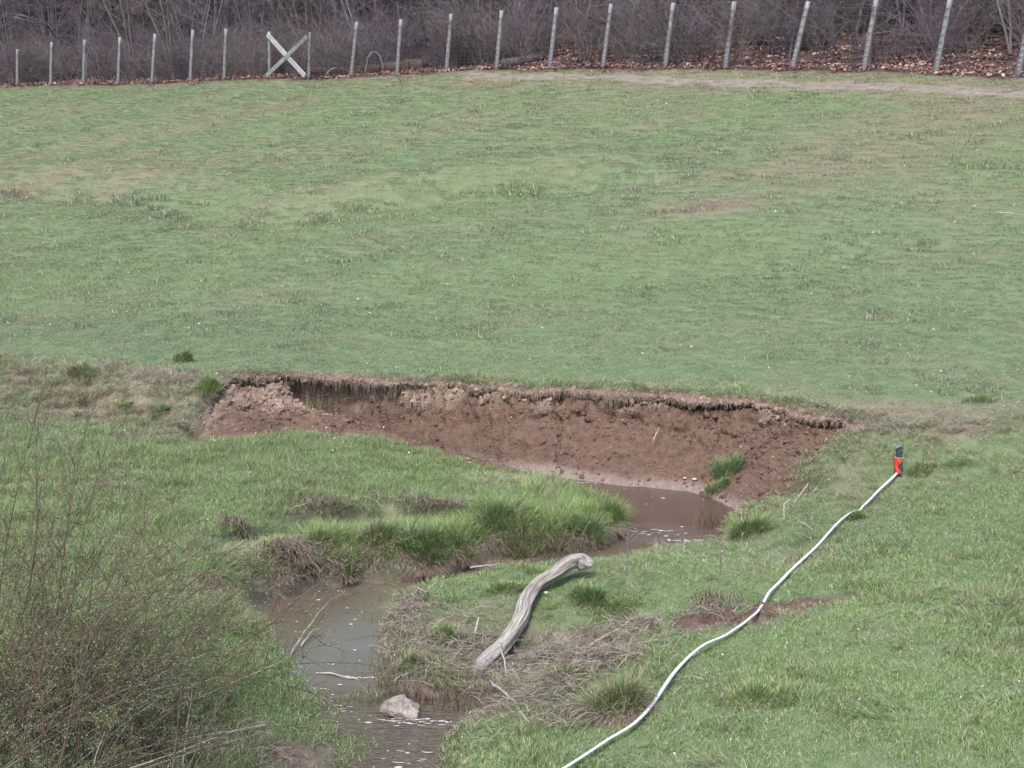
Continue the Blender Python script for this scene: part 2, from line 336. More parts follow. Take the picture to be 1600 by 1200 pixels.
def H(x, y, lower=True, fine=True):
    x = np.asarray(x, float); y = np.asarray(y, float)
    shp = x.shape; x = x.ravel(); y = y.ravel()
    h = U(x, y)
    m = (y < 36) & (np.abs(x) < 40)
    if m.any():
        X = x[m]; Y = y[m]; u = h[m]; lo = Lf(X, Y)
        d, al = seg_sd(X, Y, TL); rd = redness(al)
        d = d + (1-rd)*.22*fbm(X*1.1, Y*1.1, s=21) + rd*.05*fbm(X*3, Y*3, s=22)
        b = edge_b(al); q = np.clip(d/b, 0, 1)
        soft = 1-sstep(0, 1, q)
        red = np.interp(q, [0, .04, .14, .3, .6, .85, 1], [1, .80, .62, .46, .2, .05, 0])
        k = soft*(1-rd)+red*rd
        lo = np.minimum(lo, u-.05)
        h2 = np.where(d < 0, u, lo+(u-lo)*k)
        sl = (d > 0) & (d < b*1.15)
        h2 = h2 + np.where(sl, (1-rd)*(.20*fbm(X*2.0, Y*2.0, s=41)+.11*fbm(X*6, Y*6, s=42))*np.sin(np.clip(q, 0, 1)*3.14), 0)
        riv = sstep(0, .5, d)
        h2 = h2 + riv*(.05*fbm(X*.9, Y*.9, s=51)+.05*fbm(X*3.3, Y*3.3, s=52)*(1-.6*sstep(1.5, 3.5, X))) + (.012 if fine else 0)*fbm(X*9, Y*9, s=53)
        near = Y < 20
        if near.any():
            Xn, Yn = X[near], Y[near]
            h2[near] -= trench(Xn, Yn, GUL, [.05, .15, .24, .28, .26, .34, .34, .28, .18, .1], .13, 1.1)
            h2[near] -= trench(Xn, Yn, SCP, [.1, .22, .33, .32, .34, .3, .22, .08], .11, .95)
        w = poly_sd(X + .07*fbm(X*2.5, Y*2.5, s=61), Y + .07*fbm(X*2.5, Y*2.5, s=62), WP)
        ww = np.interp(al, [t_of(350), t_of(800)], [.4, .4])
        out = ZW-.07+(h2-ZW+.07)*np.clip(w/.34, 0, 1)**(.45+.6*sstep(14.2, 13.4, Y))
        out = np.where(w > .34, h2, np.minimum(out, np.maximum(h2, ZW-.07)))
        h2 = np.where(w < 0, ZW-.07-.3*sstep(0, .5, -w), out)
        if lower:
            rz = redness(al)*sstep(-.36, -.26, d)*sstep(b+.8, b+.45, d)
            h2 = h2 - .38*rz
        lb = (Y > 13) & (Y < 19) & (X < 2.4)
        if lb.any():
            wl_ = poly_sd(X[lb], Y[lb], WP); bump_ = np.zeros(lb.sum())
            for mx, my, mr, mh in MOUNDS: bump_ += mh*np.exp(-(((X[lb]-mx)/mr)**2+((Y[lb]-my)/mr)**2))
            h2[lb] += bump_*sstep(.12, .35, wl_)
        nb = (Y < 19) & (d > .2)
        if nb.any():
            br = np.clip(spots(X[nb], Y[nb], BARE), 0, 1)
            h2[nb] += br*(.13*fbm(X[nb]*6, Y[nb]*6, s=55)+.06*fbm(X[nb]*14, Y[nb]*14, s=56)-.03)
        h[m] = h2
    return h.reshape(shp)
def Hs(x, y): return float(H(np.array([x]), np.array([y]))[0])
def ground_at(px, py, z0=0.): 
    p = at_surf(px, py, lambda a, b: H(a, b, False), z0); return p
# ------------------------------------------------------------------ ground sheet
def axis(segs):
    out = []
    for a, b, st in segs: out.append(np.arange(a, b, st))
    return np.concatenate(out+[[segs[-1][1]]])
gx = axis([(-260, -70, 12), (-70, -30, 1.6), (-30, -11, .35), (-11, 11, .05), (11, 26, .3), (26, 60, 1.5), (60, 260, 12)])
gy = axis([(-60, 0, 4), (0, 9, .5), (9, 27, .05), (27, 60, .28), (60, 110, .6), (110, 400, 10)])
GX, GY = np.meshgrid(gx, gy)
GZ = H(GX, GY)
V = np.stack([GX, GY, GZ], -1).reshape(-1, 3); nx, ny = len(gx), len(gy)
ii = np.arange(nx*ny).reshape(ny, nx)
F = np.stack([ii[:-1, :-1], ii[:-1, 1:], ii[1:, 1:], ii[1:, :-1]], -1).reshape(-1, 4)
def fence_f(x, y):
    u = np.clip(FT[0]*x+FT[1]*y, fsmin, fsmax); return FN[0]*x+FN[1]*y-np.polyval(fso, u)
PATH = smooth_line([at_surf(px, py, _U1, 6) for px, py in [(740, 116), (850, 120), (1000, 124), (1180, 129), (1350, 134), (1500, 141), (1640, 150), (1900, 175)]], 6)
def fields(x, y):
    """dry 0..1, bare 0..1, litter, path, edge, wet"""
    dry = spots(x, y, DRY); bare = spots(x, y, BARE)
    f = fence_f(x, y)
    d = np.full(x.shape, 99.); al = np.zeros(x.shape); w = np.full(x.shape, 99.)
    m = (y < 36) & (np.abs(x) < 40)
    d[m], al[m] = seg_sd(x[m], y[m], TL); w[m] = poly_sd(x[m], y[m], WP)
    left = sstep(TA+.1, TA-.3, al); right = sstep(TB-.2, TB+.2, al); rd = redness(al); b = edge_b(al)
    n1 = fbm(x*1.3, y*1.3, s=71); n2 = fbm(x*4, y*4, s=72)
    on = np.exp(-(np.clip(d+.10, -9, 0)/.38)**2)*(d < .1)*(d > -2)
    dry = dry + on*(.55+.5*n1) + .35*np.exp(-((d+.9)/.5)**2)*sstep(t_of(850), t_of(1100), al)*m
    bare = bare + on*rd*.5*np.exp(-(d/.2)**2)
    strip = (d > -.5)*(d < b*1.1)*m
    k = np.sin(np.clip((d+.25)/(b*1.15+.25), 0, 1)*np.pi)
    dry = dry + strip*left*k*(.42+.6*n1+.35*n2) + strip*right*k*(.4+.8*n1)
    bare = bare + strip*left*k*sstep(.1, .4, n1*.5+n2*.7)*.6 + strip*right*k*sstep(.0, .35, n1*.6+n2*.6)*.6
    bare = bare + rd*sstep(0, .03, d)*sstep(b+.35, b+.1, d)*1.6*m*sstep(t_of(1345), t_of(1300), al)
    dp, _ = seg_sd(x, y, PATH[:, :2])
    path = np.exp(-((dp+.2*n1)/.42)**4)*.85
    uu = FT[0]*x+FT[1]*y; rgt = sstep(.55, .35, (uu-fsmin)/(fsmax-fsmin)); fstrip = sstep(-.9-2.4*rgt, -.3-1.6*rgt, f+.5*n1+.4*vnoise(x*.3, y*.3, s=9))
    dry = dry + fstrip*.55
    lit = sstep(-.5, .1, f+.35*n2+.35*n1)
    edge = np.exp(-(np.clip(w, 0, 9)/.16)**2)*(w > -.3)
    bare = bare + edge*(.35+.5*n2)*(1-0*rd) + (w < .02)*1.
    big = fbm(x*.22, y*.22, s=73); mid = fbm(x*.7, y*1.0, s=74)
    upf = sstep(40, 60, y+(x*.25)); dry = dry + .06*upf + .26*upf*sstep(-.2, .6, mid) + .22*sstep(.1, .6, mid) + .18*sstep(.1, .6, big)*sstep(25, 32, y) + .12*sstep(.2, .6, n2)
    return np.clip(dry, 0, 1), np.clip(bare, 0, 1), lit, path, edge, d, al, w, f
fx, fy = V[:, 0], V[:, 1]
dry, bare, lit, path, edge, dT, aT, wT, fF = fields(fx, fy)
wet = sstep(ZW+.14, ZW+.02, V[:, 2])*(fy < 26)
A = np.stack([dry, bare, lit], 1); Bt = np.stack([path, wet, 0*wet], 1)
gm, nt, N, L, b = newmat("ground_soil_grass", .95, .1)
tc = N.new("ShaderNodeTexCoord"); vec = tc.outputs["Object"]
aA = N.new("ShaderNodeAttribute"); aA.attribute_name = 'wa'; aB = N.new("ShaderNodeAttribute"); aB.attribute_name = 'wb'
sA = N.new("ShaderNodeSeparateColor"); L.new(aA.outputs["Color"], sA.inputs[0]); sB = N.new("ShaderNodeSeparateColor"); L.new(aB.outputs["Color"], sB.inputs[0])
n1 = noise(N, L, 5, 8, vec, .7); n2 = noise(N, L, 28, 6, vec, .7); n3 = noise(N, L, .6, 4, vec)
g = ramp(N, L, n1.outputs[0], [(.3, (.085, .128, .062)), (.5, (.125, .172, .088)), (.7, (.165, .20, .115))])
dr = ramp(N, L, n2.outputs[0], [(.3, (.12, .105, .07)), (.7, (.25, .215, .15))])
so = ramp(N, L, n2.outputs[0], [(.25, (.05, .034, .028)), (.5, (.11, .075, .06)), (.75, (.19, .135, .11))])
li = ramp(N, L, n2.outputs[0], [(.3, (.05, .036, .034)), (.7, (.13, .085, .072))])
pa = ramp(N, L, n1.outputs[0], [(.3, (.17, .145, .115)), (.7, (.25, .215, .17))])
mu = ramp(N, L, n1.outputs[0], [(.3, (.09, .07, .055)), (.7, (.2, .165, .14))])
c = mix(N, L, sA.outputs[0], g.outputs[0], dr.outputs[0]); c = mix(N, L, sB.outputs[0], c, pa.outputs[0])
c = mix(N, L, sA.outputs[1], c, so.outputs[0]); c = mix(N, L, sB.outputs[1], c, mu.outputs[0]); c = mix(N, L, sA.outputs[2], c, li.outputs[0])
L.new(c, b.inputs["Base Color"]); bump(N, L, n2.outputs[0], .8, .03, b)
ground = mesh("ground", V, F, gm, smooth=True, attrs={'wa': A, 'wb': Bt}); tag(ground, kind='structure')

# footpath: a thin worn sheet just above the ground
pc = PATH[:, :2]; tn = np.gradient(pc, axis=0); tn /= np.linalg.norm(tn, axis=1, keepdims=True); nr = np.stack([-tn[:, 1], tn[:, 0]], 1)
cols = np.linspace(-1, 1, 9); PV = []
pc2 = np.stack([np.interp(np.linspace(0, len(pc)-1, 260), np.arange(len(pc)), pc[:, k]) for k in (0, 1)], 1)
nr2 = np.stack([np.interp(np.linspace(0, len(pc)-1, 260), np.arange(len(pc)), nr[:, k]) for k in (0, 1)], 1)
wd = .2+.16*fbm(pc2[:, 0]*.8, pc2[:, 1]*.8, s=81); wd[:60] *= np.linspace(.1, 1, 60); wd = np.maximum(wd, .04)
XY = pc2[:, None, :]+nr2[:, None, :]*(cols[None, :, None]*(wd[:, None, None])) + .05*vnoise(pc2[:, 0]*2, pc2[:, 1]*2, s=5)[:, None, None]
ZZ = H(XY[..., 0], XY[..., 1])+.02-.02*(np.abs(cols)[None, :] > .99)
PV = np.concatenate([XY, ZZ[..., None]], 2).reshape(-1, 3); ii = np.arange(260*9).reshape(260, 9)
pathm = simple("worn_dirt", (.13, .112, .094), (.22, .19, .16), 4, .95)
po = mesh("footpath", PV, np.stack([ii[:-1, :-1], ii[:-1, 1:], ii[1:, 1:], ii[1:, :-1]], -1).reshape(-1, 4), pathm, smooth=True); tag(po, kind='structure')

# ------------------------------------------------------------------ water
wm, nt, N, L, b = newmat("murky_stream_water", .06, .5)
tc = N.new("ShaderNodeTexCoord"); vec = tc.outputs["Object"]
n1 = noise(N, L, .9, 3, vec); r = ramp(N, L, n1.outputs[0], [(.35, (.10, .078, .058)), (.6, (.103, .096, .063)), (.75, (.125, .107, .082))])
ar = N.new("ShaderNodeAttribute"); ar.attribute_name = 'riffle'; apo = N.new("ShaderNodeAttribute"); apo.attribute_name = 'pool'
c = mix(N, L, apo.outputs["Fac"], r.outputs[0], (.085, .060, .045)); L.new(c, b.inputs["Base Color"])
b.inputs["IOR"].default_value = 1.33
mp = N.new("ShaderNodeMapping"); mp.inputs["Scale"].default_value = (1, 2.2, 1); L.new(vec, mp.inputs[0])
n2 = noise(N, L, 7, 3, mp.outputs[0]); n4 = noise(N, L, 22, 3, mp.outputs[0])
mm = N.new("ShaderNodeMath"); mm.operation = 'MULTIPLY_ADD'; L.new(n4.outputs[0], mm.inputs[0]); mm.inputs[1].default_value = .35; L.new(n2.outputs[0], mm.inputs[2])
bs = N.new("ShaderNodeMath"); bs.operation = 'MULTIPLY_ADD'; L.new(ar.outputs["Fac"], bs.inputs[0]); bs.inputs[1].default_value = 1.6; bs.inputs[2].default_value = .10
bn = bump(N, L, mm.outputs[0], .2, .05, b); L.new(bs.outputs[0], bn.inputs["Strength"])
wx = np.arange(-6, 5, .06); wy = np.arange(6, 24.6, .06); WX, WY = np.meshgrid(wx, wy)
sdw = poly_sd(WX, WY, WP); keep = sdw < .3
RIF = [(640, 1140, .7, .45, 1), (560, 1085, .35, .12, .8), (700, 1120, .5, .2, .8), (620, 1190, .6, .5, 1.0), (690, 1105, .3, .15, .6), (1010, 830, .4, .25, .7), (1075, 845, .35, .15, .9), (905, 745, .3, .05, .3), (560, 1055, .3, .06, .4), (560, 955, .2, .08, .4)]
rif = spots(WX, WY, [(a, b_, ZW, c_, d_, e) for a, b_, c_, d_, e in RIF])
rif += sstep(10.5, 9, WY)
poolw = sstep(16.5, 18, WY)
WZz = ZW+.012*rif*fbm(WX*4, WY*8, s=91)
V = np.stack([WX, WY, WZz], -1).reshape(-1, 3); ii = np.arange(WX.size).reshape(WX.shape)
F = np.stack([ii[:-1, :-1], ii[:-1, 1:], ii[1:, 1:], ii[1:, :-1]], -1).reshape(-1, 4); kf = keep.ravel()[F].any(1)
water = mesh("stream_water", V, F[kf], wm, smooth=True, attrs={'riffle': np.clip(rif, 0, 1).ravel(), 'pool': poolw.ravel()}); tag(water, kind='structure')
# foam flecks and bubbles, plus pale dashes painted as sky glints
foam_glint_m, nt, N, L, b = newmat("foam_and_glint_white", .7, .3); b.inputs["Base Color"].default_value = (.42, .42, .41, 1)
FM = [(560, 990, .9, 1.2, 55), (480, 970, .3, .8, 30), (500, 1085, .25, .2, 34), (520, 1110, .3, .15, 22), (630, 1130, .45, .05, 30), (590, 1120, .15, .1, 18), (620, 1180, .3, .3, 26), (1000, 780, .9, .5, 26), (1010, 835, .5, .25, 45), (1080, 845, .35, .06, 40), (900, 768, .4, .3, 14), (560, 1060, .25, .03, 26), (700, 1128, .3, .05, 24), (575, 1035, .2, .04, 14), (520, 925, .6, .04, 20), (1010, 880, .2, .1, 4), (980, 1250, 1., 1., 4)]
mb = MB()
for px, py, rx, ry, n in FM:
    n = max(int(n*.42), 2)
    c0 = at_z(px, py, ZW); xs = c0[0]+rng.normal(0, rx*.6, n); ys = c0[1]+rng.normal(0, ry*.6, n)
    ok = poly_sd(xs, ys, WP) < -.04
    for x, y in zip(xs[ok], ys[ok]):
        r_ = random.choice([.004, .006, .008, .010, .015]); e = random.uniform(1, 2.2); a = np.arange(7)*2*math.pi/7
        rr = r_*(1+.3*rng.uniform(-1, 1, 7))
        top = np.stack([x+rr*e*np.cos(a), y+rr*np.sin(a), np.full(7, ZW+.010)], 1); c_ = np.array([[x, y, ZW+.010+r_*.5]])
        mb.add(np.concatenate([top, c_]), [[i, (i+1) % 7, 7] for i in range(7)])
for px, py, rx, ry, n in [(650, 1130, .35, .05, 14), (715, 1134, .25, .07, 12), (600, 1185, .35, .12, 12), (670, 1192, .25, .1, 9), (520, 1110, .25, .08, 9), (560, 1060, .2, .02, 7), (1015, 832, .35, .12, 12), (1080, 846, .25, .03, 14), (905, 756, .3, .03, 6)]:  # white dashes stand in for sky reflections on the ripples
    c0 = at_z(px, py, ZW); xs = c0[0]+rng.normal(0, rx*.6, n); ys = c0[1]+rng.normal(0, ry*.6, n); ok = poly_sd(xs, ys, WP) < -.05
    for x, y in zip(xs[ok], ys[ok]):
        l_ = random.uniform(.015, .06); w_ = random.uniform(.003, .007); a = np.arange(9)*2*math.pi/9; rr = 1+.35*rng.uniform(-1, 1, 9); sl_ = random.uniform(-.25, .15)
        dx = rr*l_*np.cos(a); top = np.stack([x+dx, y+rr*w_*np.sin(a)+dx*sl_+.2*dx**2/l_, np.full(9, ZW+.011)], 1); mb.add(np.concatenate([top, [[x, y, ZW+.014]]]), [[i, (i+1) % 9, 9] for i in range(9)])
foam = mb.build("foam_and_glints", foam_glint_m, smooth=True); tag(foam, "white foam flecks, bubbles and painted sky glints on the muddy stream", "foam", kind='stuff')

# ------------------------------------------------------------------ red cut bank
na = int((TB-TA+.5)/.02); als = np.linspace(TA-.25, TB+.25, na)
tp = np.stack([np.interp(als, TCUM, TL[:, k]) for k in (0, 1)], 1); tt = np.gradient(tp, axis=0); tt /= np.linalg.norm(tt, axis=1, keepdims=True)
k_ = np.ones(25)/25; tt = np.stack([np.convolve(np.pad(tt[:, i], 12, 'edge'), k_, 'valid') for i in (0, 1)], 1)
tt /= np.linalg.norm(tt, axis=1, keepdims=True)
nn = np.stack([tt[:, 1], -tt[:, 0]], 1)              # towards the river
lipo = .13*fbm(als*1.7, als*0, s=101)+.10*fbm(als*6, als*0+3, s=102)+.03*fbm(als*20, als*0+3, s=105)
und = (.24+.10*fbm(als*1.2, als*0+9, s=103))*(.62+.38*sstep(t_of(500), t_of(660), als))
thick = .06+.07*fbm(als*3.5, als*0+5, s=104)+.03*fbm(als*14, als*0+5, s=106)
nl = 22; nf = 96
S = np.zeros((na, nl+nf)); Zb = np.zeros((na, nl+nf))
uz = U(tp[:, 0], tp[:, 1])
end = sstep(TA-.2, TA+.15, als)*sstep(TB+.2, TB-.1, als)
for j in range(nl):
    t = j/(nl-1)
    if t < .4: s_ = -.42+(.42+lipo)*(t/.4); z_ = uz+.012-.03*(t/.4)**3-(t/.4)**2*.05*np.abs(fbm(als*2.7, als*0, s=107))
    elif t < .7: q = (t-.4)/.3; s_ = lipo+.02*np.sin(q*3.14)-.02*q; z_ = uz-.018-thick*q
    else: q = (t-.7)/.3; s_ = lipo-.02-und*q; z_ = uz-.018-thick-.06*q
    S[:, j] = s_; Zb[:, j] = z_
sf0 = lipo-.02-und; zf0 = uz-.018-thick-.06; bb = edge_b(als)
for j in range(nf):
    t = (j+1)/nf; s_ = sf0+(bb+.95-sf0)*t**1.05; S[:, nl+j] = s_
P = tp[:, None, :]+nn[:, None, :]*S[:, :, None]
hn = H(P[:, nl:, 0], P[:, nl:, 1], False)
Zb[:, nl:] = np.minimum(hn, zf0[:, None])
# blend the first face rows down from the undercut
for j in range(8): Zb[:, nl+j] = np.minimum(Zb[:, nl+j], zf0-.03*j)
X_, Y_ = P[..., 0], P[..., 1]
face = np.zeros_like(Zb); face[:, nl:] = 1
fr = np.clip((Zb-ZW)/(uz[:, None]-ZW), 0, 1)
def worley(u, v, s):
    ui = np.floor(u).astype(int); vi = np.floor(v).astype(int); f1 = np.full(u.shape, 9.); f2 = np.full(u.shape, 9.); cid = np.zeros(u.shape)
    for a_ in (-1, 0, 1):
        for b_ in (-1, 0, 1):
            cx = ui+a_; cy = vi+b_; px_ = cx+hsh(cx, cy, cx*0, s); py_ = cy+hsh(cx, cy, cx*0, s+1); dd = np.hypot(u-px_, v-py_); cc_ = hsh(cx, cy, cx*0, s+2)
            m_ = dd < f1; f2 = np.where(m_, f1, np.minimum(f2, dd)); cid = np.where(m_, cc_, cid); f1 = np.where(m_, dd, f1)
    return f2-f1, cid
AL_ = als[:, None]+0*Zb; wu = .35*fbm(X_*3, Y_*3, Zb*3, s=118); wv_ = .35*fbm(X_*3, Y_*3, Zb*3, s=119)
ck1, id1 = worley(AL_*3.2+wu, Zb*5.5+wv_, 301); ck2, id2 = worley(AL_*8+wu*2, Zb*12+wv_*2, 305)
n_s = fbm(X_*5, Y_*5, Zb*7, s=111, o=4); n_m = fbm(X_*1.6, Y_*1.6, Zb*2, s=112)
crack = np.abs(fbm(X_*3.2, Y_*3.2, Zb*4, s=113, o=3))
rough_ = (.055*n_s+.06*n_m - .05*np.exp(-(crack/.035)**2)*sstep(.35, .7, fr) + .024*fbm(X_*15, Y_*15, Zb*20, s=116, o=3))
blk_ = sstep(.3, .7, fr+.35*fbm(X_*.8, Y_*.8, s=120))
rough_ = rough_ + blk_*(.07*(id1-.5) - .05*sstep(.10, 0, ck1)) + (.035*(id2-.5)-.022*sstep(.12, 0, ck2))*(.4+.6*blk_)
disp = rough_*np.where(face > 0, sstep(ZW+.0, ZW+.25, Zb), .6)
P = P + nn[:, None, :]*(disp*.95)[:, :, None]; Zb = Zb + disp*.45*face
slab = sstep(.15, .5, fbm(X_*1.1, Y_*1.1, Zb*1.4, s=117))*.06*face*sstep(ZW+.2, ZW+.5, Zb); P = P+nn[:, None, :]*slab[:, :, None]
Zb = Zb - (1-end)[:, None]*.45
V = np.concatenate([P, Zb[..., None]], 2)
tan = np.clip(sstep(.55, .85, fr-.28*sstep(t_of(620), t_of(900), AL_)+.22*n_m+.22*(id1-.5)+.08*sstep(t_of(800), t_of(450), AL_))*(.55+.9*n_s+.6*(id2-.5)+.25), 0, 1); tan[:, :nl] = .7
beach = sstep(ZW+.16, ZW+.04, Zb+.05*n_m)
low = sstep(.55, .25, fr)
ii = np.arange(na*(nl+nf)).reshape(na, nl+nf)
bm, nt, N, L, b = newmat("red_clay", .95, .12)
tc = N.new("ShaderNodeTexCoord"); vec = tc.outputs["Object"]
a1 = N.new("ShaderNodeAttribute"); a1.attribute_name = 'ba'; s1 = N.new("ShaderNodeSeparateColor"); L.new(a1.outputs["Color"], s1.inputs[0])
n1 = noise(N, L, 9, 8, vec, .7); n2 = noise(N, L, 45, 6, vec, .7); vo = N.new("ShaderNodeTexVoronoi"); vo.inputs["Scale"].default_value = 26; L.new(vec, vo.inputs["Vector"])
re = ramp(N, L, n1.outputs[0], [(.28, (.085, .055, .039)), (.5, (.13, .085, .062)), (.72, (.172, .118, .087))])
ta = ramp(N, L, n2.outputs[0], [(.3, (.15, .11, .085)), (.7, (.33, .255, .2))])
be = ramp(N, L, n1.outputs[0], [(.3, (.17, .13, .11)), (.7, (.28, .225, .19))])
c = mix(N, L, s1.outputs[0], re.outputs[0], ta.outputs[0]); c = mix(N, L, s1.outputs[1], c, be.outputs[0])
c2 = ramp(N, L, vo.outputs["Distance"], [(0, (1.15, 1.1, 1.08)), (.6, (.85, .85, .86))]); c = mix(N, L, .6, c, c2.outputs[0], 'MULTIPLY')
L.new(c, b.inputs["Base Color"])
ad = N.new("ShaderNodeMath"); ad.operation = 'ADD'; L.new(n2.outputs[0], ad.inputs[0]); L.new(vo.outputs["Distance"], ad.inputs[1]); bump(N, L, ad.outputs[0], .9, .022, b)
bank = mesh("eroded_bank", V.reshape(-1, 3), np.stack([ii[:-1, :-1], ii[:-1, 1:], ii[1:, 1:], ii[1:, :-1]], -1).reshape(-1, 4), bm, smooth=True,
            attrs={'ba': np.stack([tan, beach, low], -1).reshape(-1, 3)}); tag(bank, kind='structure')
BV = V; BTAN = tan
# hanging roots and dry turf fringe
strawm = simple("dry_roots", (.12, .085, .065), (.36, .285, .215), 30, .9, .2, .002)
NR = 2300
ra = rng.uniform(TA+.05, TB-.05, NR*2); dens = sstep(-.1, .35, fbm(ra*1.3, ra*0, s=121)+.25*vnoise(ra*6, ra*0, s=122)); ra = ra[rng.uniform(0, 1, NR*2) < .25+.75*dens][:NR]
ix = np.clip(((ra-als[0])/(als[1]-als[0])).astype(int), 0, na-1); n_ = len(ra)
jj = rng.integers(int(nl*.38), int(nl*.68), n_); st = BV[ix, jj]
ln = rng.gamma(2.2, .034, n_)*(1+1.6*sstep(.3, .6, fbm(ra*.9, ra*0+4, s=123))); t = np.linspace(0, 1, 6)
d3 = np.concatenate([nn[ix], np.zeros((n_, 1))], 1); t3 = np.concatenate([tt[ix], np.zeros((n_, 1))], 1)
PT = st[:, None, :]+d3[:, None, :]*(.035*np.sin(t*2.2))[None, :, None]+t3[:, None, :]*(rng.normal(0, .03, n_)[:, None]*t[None, :])[:, :, None]
PT[:, :, 2] -= ln[:, None]*t[None, :]**1.3; PT[:, 1:-1] += rng.normal(0, .006, (n_, 4, 3))
Vt, Ft = tubes(PT, rng.uniform(.002, .0065, n_)[:, None]*(1-.75*t)[None, :]*(1+0*ra[:, None]), 3)
mb = MB(); mb.add(Vt, Ft)
# crumbly straw edge
n_ = 16000; ra = rng.uniform(TA, TB, n_); ix = np.clip(((ra-als[0])/(als[1]-als[0])).astype(int), 0, na-1); jj = rng.integers(2, int(nl*.62), n_); st = BV[ix, jj].copy(); kq = rng.uniform(0, 1, n_) < .12+.88*sstep(-.25, .3, fbm(ra*2.2, ra*0+2, s=125)+.4*vnoise(ra*7, ra*0, s=126)); st = st[kq]; ix = ix[kq]; n_ = len(ix)
az = np.arctan2(nn[ix, 1], nn[ix, 0])+rng.normal(0, 1.3, n_)
Vb, Fb, _ = blades(st, az, rng.uniform(.03, .11, n_), rng.uniform(1.1, 2.4, n_), rng.uniform(.004, .009, n_), 3)
o = mesh("turf_crust", Vb, Fb, simple("pale_turf_straw", (.14, .11, .08), (.38, .31, .235), 30, .9, .2, .002)); tag(o, "pale dry turf and crumbs along the top edge of the red cut bank", "turf", kind='stuff')
o = mb.build("hanging_roots", strawm); tag(o, "dry roots and turf fringe hanging over the red cut bank lip", "roots", kind='stuff')

# ------------------------------------------------------------------ scatter by geometry nodes
def proto_col(name, objs):
    c = bpy.data.collections.new(name)
    for o in objs: c.objects.link(o)
    return c
def scatter(name, pts, rot, scl, idx, col, coll, label, cat):
    me = bpy.data.meshes.new(name); me.vertices.add(len(pts)); me.vertices.foreach_set("co", np.asarray(pts, np.float32).ravel())
    n = len(pts)
    a = me.attributes.new('rot', 'FLOAT_VECTOR', 'POINT'); a.data.foreach_set("vector", np.asarray(rot, np.float32).ravel())
    a = me.attributes.new('scl', 'FLOAT_VECTOR', 'POINT'); a.data.foreach_set("vector", np.asarray(scl, np.float32).ravel())
    a = me.attributes.new('idx', 'INT', 'POINT'); a.data.foreach_set("value", np.asarray(idx, np.int32))
    a = me.attributes.new('gcol', 'FLOAT_COLOR', 'POINT'); a.data.foreach_set("color", np.concatenate([col, np.ones((n, 1))], 1).astype(np.float32).ravel())
    o = bpy.data.objects.new(name, me); COL.objects.link(o)
    ng = bpy.data.node_groups.new(name, 'GeometryNodeTree')
    ng.interface.new_socket("Geometry", in_out='INPUT', socket_type='NodeSocketGeometry'); ng.interface.new_socket("Geometry", in_out='OUTPUT', socket_type='NodeSocketGeometry')
    N = ng.nodes; L = ng.links
    gi = N.new("NodeGroupInput"); go = N.new("NodeGroupOutput"); ip = N.new("GeometryNodeInstanceOnPoints"); ci = N.new("GeometryNodeCollectionInfo")
    ci.inputs["Collection"].default_value = coll; ci.inputs["Separate Children"].default_value = True; ci.inputs["Reset Children"].default_value = True
    def na_(nm, ty):
        k = N.new("GeometryNodeInputNamedAttribute"); k.data_type = ty; k.inputs["Name"].default_value = nm; return k.outputs[0]
    L.new(gi.outputs[0], ip.inputs["Points"]); L.new(ci.outputs[0], ip.inputs["Instance"]); ip.inputs["Pick Instance"].default_value = True
    L.new(na_('idx', 'INT'), ip.inputs["Instance Index"])
    e2r = N.new("FunctionNodeEulerToRotation"); L.new(na_('rot', 'FLOAT_VECTOR'), e2r.inputs[0]); L.new(e2r.outputs[0], ip.inputs["Rotation"])
    L.new(na_('scl', 'FLOAT_VECTOR'), ip.inputs["Scale"]); L.new(ip.outputs[0], go.inputs[0])
    md = o.modifiers.new("scatter", 'NODES'); md.node_group = ng
    tag(o, label, cat, kind='stuff'); return o
gmatn = grassmat("near_meadow_grass", pstraw=.07)
gmat = grassmat("meadow_grass", ((.6, .62, .6), (1.35, 1.33, 1.3)), pstraw=.10, straw=(.34, .30, .22))
gmat2 = grassmat("dry_grass", pstraw=.05, straw=(.5, .43, .32))
def patch(name, n, rad, h0, h1, l0, l1, w0, w1, mat, seg=2, flat=False):
    r = rad*np.sqrt(rng.uniform(0, 1, n)); a = rng.uniform(0, 6.283, n)
    base = np.stack([r*np.cos(a), r*np.sin(a), np.full(n, -.008)], 1)
    az = rng.uniform(0, 6.283, n)
    if flat: az = rng.normal(0, .5, n)
    V, F, k = blades(base, az, rng.uniform(h0, h1, n), rng.uniform(l0, l1, n), rng.uniform(w0, w1, n), seg)
    return mesh(name, V, F, mat, attrs={'bv': np.repeat(rng.uniform(0, 1, n), k)}, link=False)
near_p = [patch("pa_turf", 130, .14, .025, .06, .2, 1.3, .003, .006, gmatn), patch("pb_turf", 130, .15, .03, .075, .2, 1.5, .003, .006, gmatn),
          patch("pc_shag", 90, .11, .06, .13, .3, 1.6, .003, .006, gmatn, 3), patch("pd_shag", 90, .12, .07, .16, .4, 1.9, .003, .0065, gmatn, 3),
          patch("pe_straw", 70, .13, .08, .2, 1.3, 2.1, .003, .006, gmat2, 3), patch("pf_straw", 60, .12, .1, .26, 1.35, 1.9, .003, .006, gmat2, 3, True),
          patch("pg_long", 120, .13, .12, .24, .5, 1.9, .003, .006, gmatn, 4, True), patch("ph_long", 110, .12, .10, .2, .2, 1.6, .003, .006, gmatn, 4)]
def tri_normal(x, y):
    e = .12; return (H(x+e, y)-H(x-e, y))/(2*e), (H(x, y+e)-H(x, y-e))/(2*e)
def jit(x0, x1, y0, y1, st):
    a, b_ = np.meshgrid(np.arange(x0, x1, st), np.arange(y0, y1, st)); a = a.ravel(); b_ = b_.ravel()
    return a+rng.uniform(-.6, .6, a.size)*st, b_+rng.uniform(-.6, .6, a.size)*st
